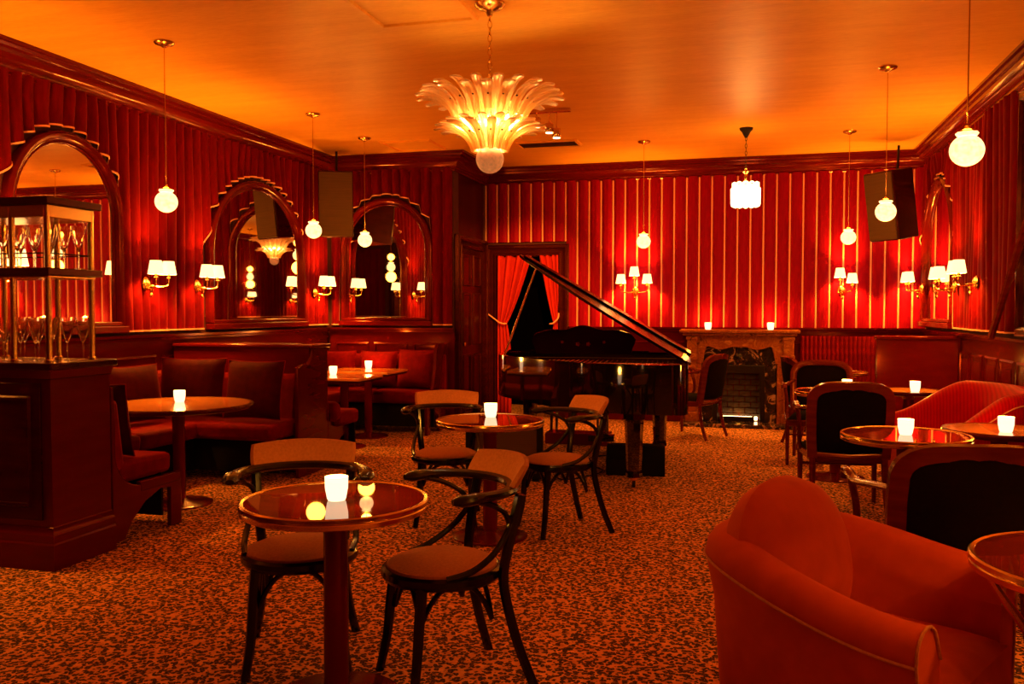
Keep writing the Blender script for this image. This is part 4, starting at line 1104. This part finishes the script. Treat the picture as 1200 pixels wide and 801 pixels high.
for lvl, z, nm in ((0, 1.1305, 'on the cabinet top'), (1, 1.13+.5185, 'on the upper shelf')):
    for row, y in ((0, SY+.07), (1, SY+.22)):
        for i in range(5):
            x = SX-.050-i*.102+(.075 if row else 0)
            goblet(x+random.uniform(-.006, .006), y+random.uniform(-.01, .01), z, '%s stemmed glass from the right, %s row %s' % (nth[i], 'back' if row else 'front', nm), 'stemmed glasses '+nm)

# ---- booth partition and seats
def seat_profile_poly(flip):   # side panel outline seen from +X, in (y, z); seat towards +y
    s = 1
    pts = [(0,0),(0,1.0)]
    return pts
def side_panel(name, label, x, ylist, parent):
    return obj(name, prism(B(), ylist, x-.035, x, lambda y, z, w_: Vector((w_, y, z))), 'lacquer', parent, bevel=.006, smooth=False)
def bench_run(root, f, L, seatz, backz, depth, mat='banquette', split=1, front=True):
    """f(u along, v out from back, z)"""
    for k in range(split):
        u0, u1 = L*k/split+.005, L*(k+1)/split-.005
        bm = prism(B(), [(.10,seatz-.15),(depth,seatz-.15),(depth+.01,seatz-.02),(.10,seatz)], u0, u1, lambda y, z, w_: f(w_, y, z))
        obj('seat', bm, mat, root, bevel=.035)
        bm = prism(B(), [(.02,seatz-.10),(.18,seatz-.06),(.12,backz-.03),(.03,backz)], u0, u1, lambda y, z, w_: f(w_, y, z))
        obj('backrest', bm, mat, root, bevel=.03)
    if front:
        bm = B(); prism(bm, [(0,.08),(L,.08),(L,seatz-.14),(0,seatz-.14)], depth-.12, depth-.10, lambda x, y, w_: f(x, w_, y)); obj('bench_front', bm, 'black_matte', root)
# front booth: U of three runs
fb = thing('booth_bench', 'front booth banquette in dark red velvet wrapped round the amber table', 'banquette')
YC = 4.45
bench_run(fb, lambda u, v, z: Vector((XE-.04-u, YC+v, z)), 1.28, .50, .90, .62)
bench_run(fb, lambda u, v, z: Vector((XL+.06+v, YC+.1+u, z)), 2.3, .50, .90, .62, split=2)
bench_run(fb, lambda u, v, z: Vector((XL+.1+u, 6.93-v, z)), 1.28, .50, .88, .55)
# near end panel, profile following the seat (joins the cabinet side)
def arc(cx, cz, r0, r1, a0, a1, n=8): return [(cx+r0*math.cos(lerp(a0, a1, i/n)), cz+r1*math.sin(lerp(a0, a1, i/n))) for i in range(n+1)]
near = [(YC,.02),(YC,.96)] + [(YC+.02,.96),(YC+.03,.80)] + arc(YC+.28,.55,-.25,-.22,0,PI/2)[0:] + [(5.10,.34),(5.11,.30),(5.11,0),(5.00,0),(5.00,.26)] + [(4.9,.27),(4.75,.22),(4.62,.12),(4.55,.02)]
side_panel('end_panel', None, XE, near, fb)
obj('apron', box(B(), XE-.036, XE+.004, YC+.25, 5.10, .29, .35), 'lacquer', fb, bevel=.005)
# partition between the booths
pt = thing('booth_partition', 'dark red wooden partition between the two booths', 'partition')
obj('core', box(B(), XL+.06, XE-.03, 6.95, 7.24, 0, 1.085), 'lacquer', pt)
obj('cap', box(B(), XL+.06, XE+.02, 6.92, 7.27, 1.085, 1.117), 'lacquer', pt, bevel=.01)
farp = [(7.24,0),(7.24,1.085),(6.95,1.085)] + [(6.93,1.0),(6.88,.95),(6.80,.97),(6.72,.955),(6.69,.90)] + [(6.72,.75),(6.74,.62),(6.68,.50),(6.55,.42),(6.42,.38),(6.40,.30),(6.40,0),(6.50,0),(6.50,.26),(6.62,.22),(6.66,.0)]
farp = [(7.24,0),(7.24,1.085),(6.97,1.085),(6.95,1.0),(6.90,.955),(6.78,.96),(6.70,.93),(6.70,0)]
side_panel('end_panel', None, XE, farp, pt)
p2 = [(7.24,0),(7.24,.62),(7.27,.50),(7.33,.42),(7.43,.38),(7.72,.355),(7.72,.0),(7.63,0),(7.63,.27),(7.5,.24),(7.40,.16),(7.36,0)]
bb = thing('booth_bench', 'rear booth bench with its seat end showing beyond the partition', 'banquette')
bench_run(bb, lambda u, v, z: Vector((XL+.1+u, 7.26+v, z)), XE-XL-.04, .50, .60, .52)
side_panel('end_panel', None, XE, p2, bb)
ab = thing('booth_bench', 'booth bench along the alcove wall under the arched mirror', 'banquette')
bench_run(ab, lambda u, v, z: Vector((XL+.1+u, YA-.10-v, z)), 1.53, .50, .90, .60, split=2)
bench_run(ab, lambda u, v, z: Vector((XL+.06+v, 7.85+u, z)), 1.5, .50, 1.0, .50)
side_panel('end_panel', None, -3.50, [(9.95,0),(9.95,1.03),(9.72,1.03),(9.66,.98),(9.62,.75),(9.54,.52),(9.36,.44),(9.34,.36),(9.34,0),(9.44,0),(9.44,.3),(9.7,.2),(9.75,0)], ab)
# loose cushions
def cushion(label, x, y, z, w_, h_, rz, tilt=-.2, group=None, mat='cushion_velvet'):
    bm = B(); pillow(bm, w_, h_, .17, Matrix.Identity(4), 14)
    o = obj('cushion', bm, mat, None, loc=(x, y, z)); o.rotation_euler = (tilt, 0, rz)
    obj('piping', tube(B(), [(w_/2*a*(1-.06*(1-abs(c)**2)), 0, h_/2*c*(1-.06*(1-abs(a)**2))) for a, c in [(-1,-1),(-.5,-1),(0,-1),(.5,-1),(1,-1),(1,-.5),(1,0),(1,.5),(1,1),(.5,1),(0,1),(-.5,1),(-1,1),(-1,.5),(-1,0),(-1,-.5)]], .005, 5, closed=True), 'banquette', o)
    setp(o, label, 'cushion', group)
GC = 'square velvet cushions in the booths'
cushion('dark red cushion on the wall side of the front booth, left end', -4.80, 5.40, .75, .60, .46, PI/2, -.2, GC)
cushion('dark red cushion in the corner of the front booth', -4.78, 6.05, .745, .58, .46, PI/2-.2, -.2, GC)
cushion('middle dark red cushion facing us behind the amber table', -4.60, 6.58, .76, .62, .50, .05, -.16, GC)
cushion('right dark red cushion facing us, next to the partition end', -3.99, 6.56, .755, .54, .49, -.03, -.18, GC)
cushion('dark cushion standing against the cabinet side of the front booth', -3.99, 4.70, .73, .52, .46, PI, -.16, GC)
cushion('left cushion leaning in the alcove booth', -4.80, 9.74, .72, .46, .42, .1, -.18, GC, 'banquette')
cushion('middle cushion in the alcove booth', -4.27, 9.75, .72, .48, .42, -.05, -.18, GC, 'banquette')
cushion('right cushion in the alcove booth beside its end panel', -3.78, 9.72, .73, .48, .45, -.08, -.18, GC, 'banquette')

# ================================================================ RIGHT BACK CORNER: BANQUETTE AND DIVIDER
sb = thing('channelled_banquette', 'red vertically channelled banquette right of the fireplace', 'banquette', (.58, YB-.045, 0))
c0 = None; n = 27; Lb = 1.34
for i in range(n):
    wv_ = Lb/n
    if c0 is None: c0 = obj('channel', grid(B(), lambda u, v: Vector(((u-.5)*wv_, -.06-.02*math.sin(PI*u)**.6-.10*(1-v), .45+.65*v)), 6, 4), 'banquette', sb, loc=(wv_/2, 0, 0))
    else: inst(c0, sb, (wv_*(i+.5), 0, 0))
obj('seat', box(B(), 0, Lb, -.62, -.12, .36, .48), 'banquette', sb, bevel=.04)
obj('bench_front', box(B(), 0, Lb, -.58, -.10, 0, .36), 'lacquer_dark', sb)
dv = thing('corner_divider', 'plain red lacquered divider between banquette and tub sofa', 'partition', (1.21, 9.42, 0))
obj('panel', box(B(), 0, XR-1.21-.05, 0, .10, 0, 1.125), 'lacquer', dv)
obj('cap', box(B(), -.02, XR-1.21-.05, -.02, .12, 1.125, 1.16), 'lacquer', dv, bevel=.01)
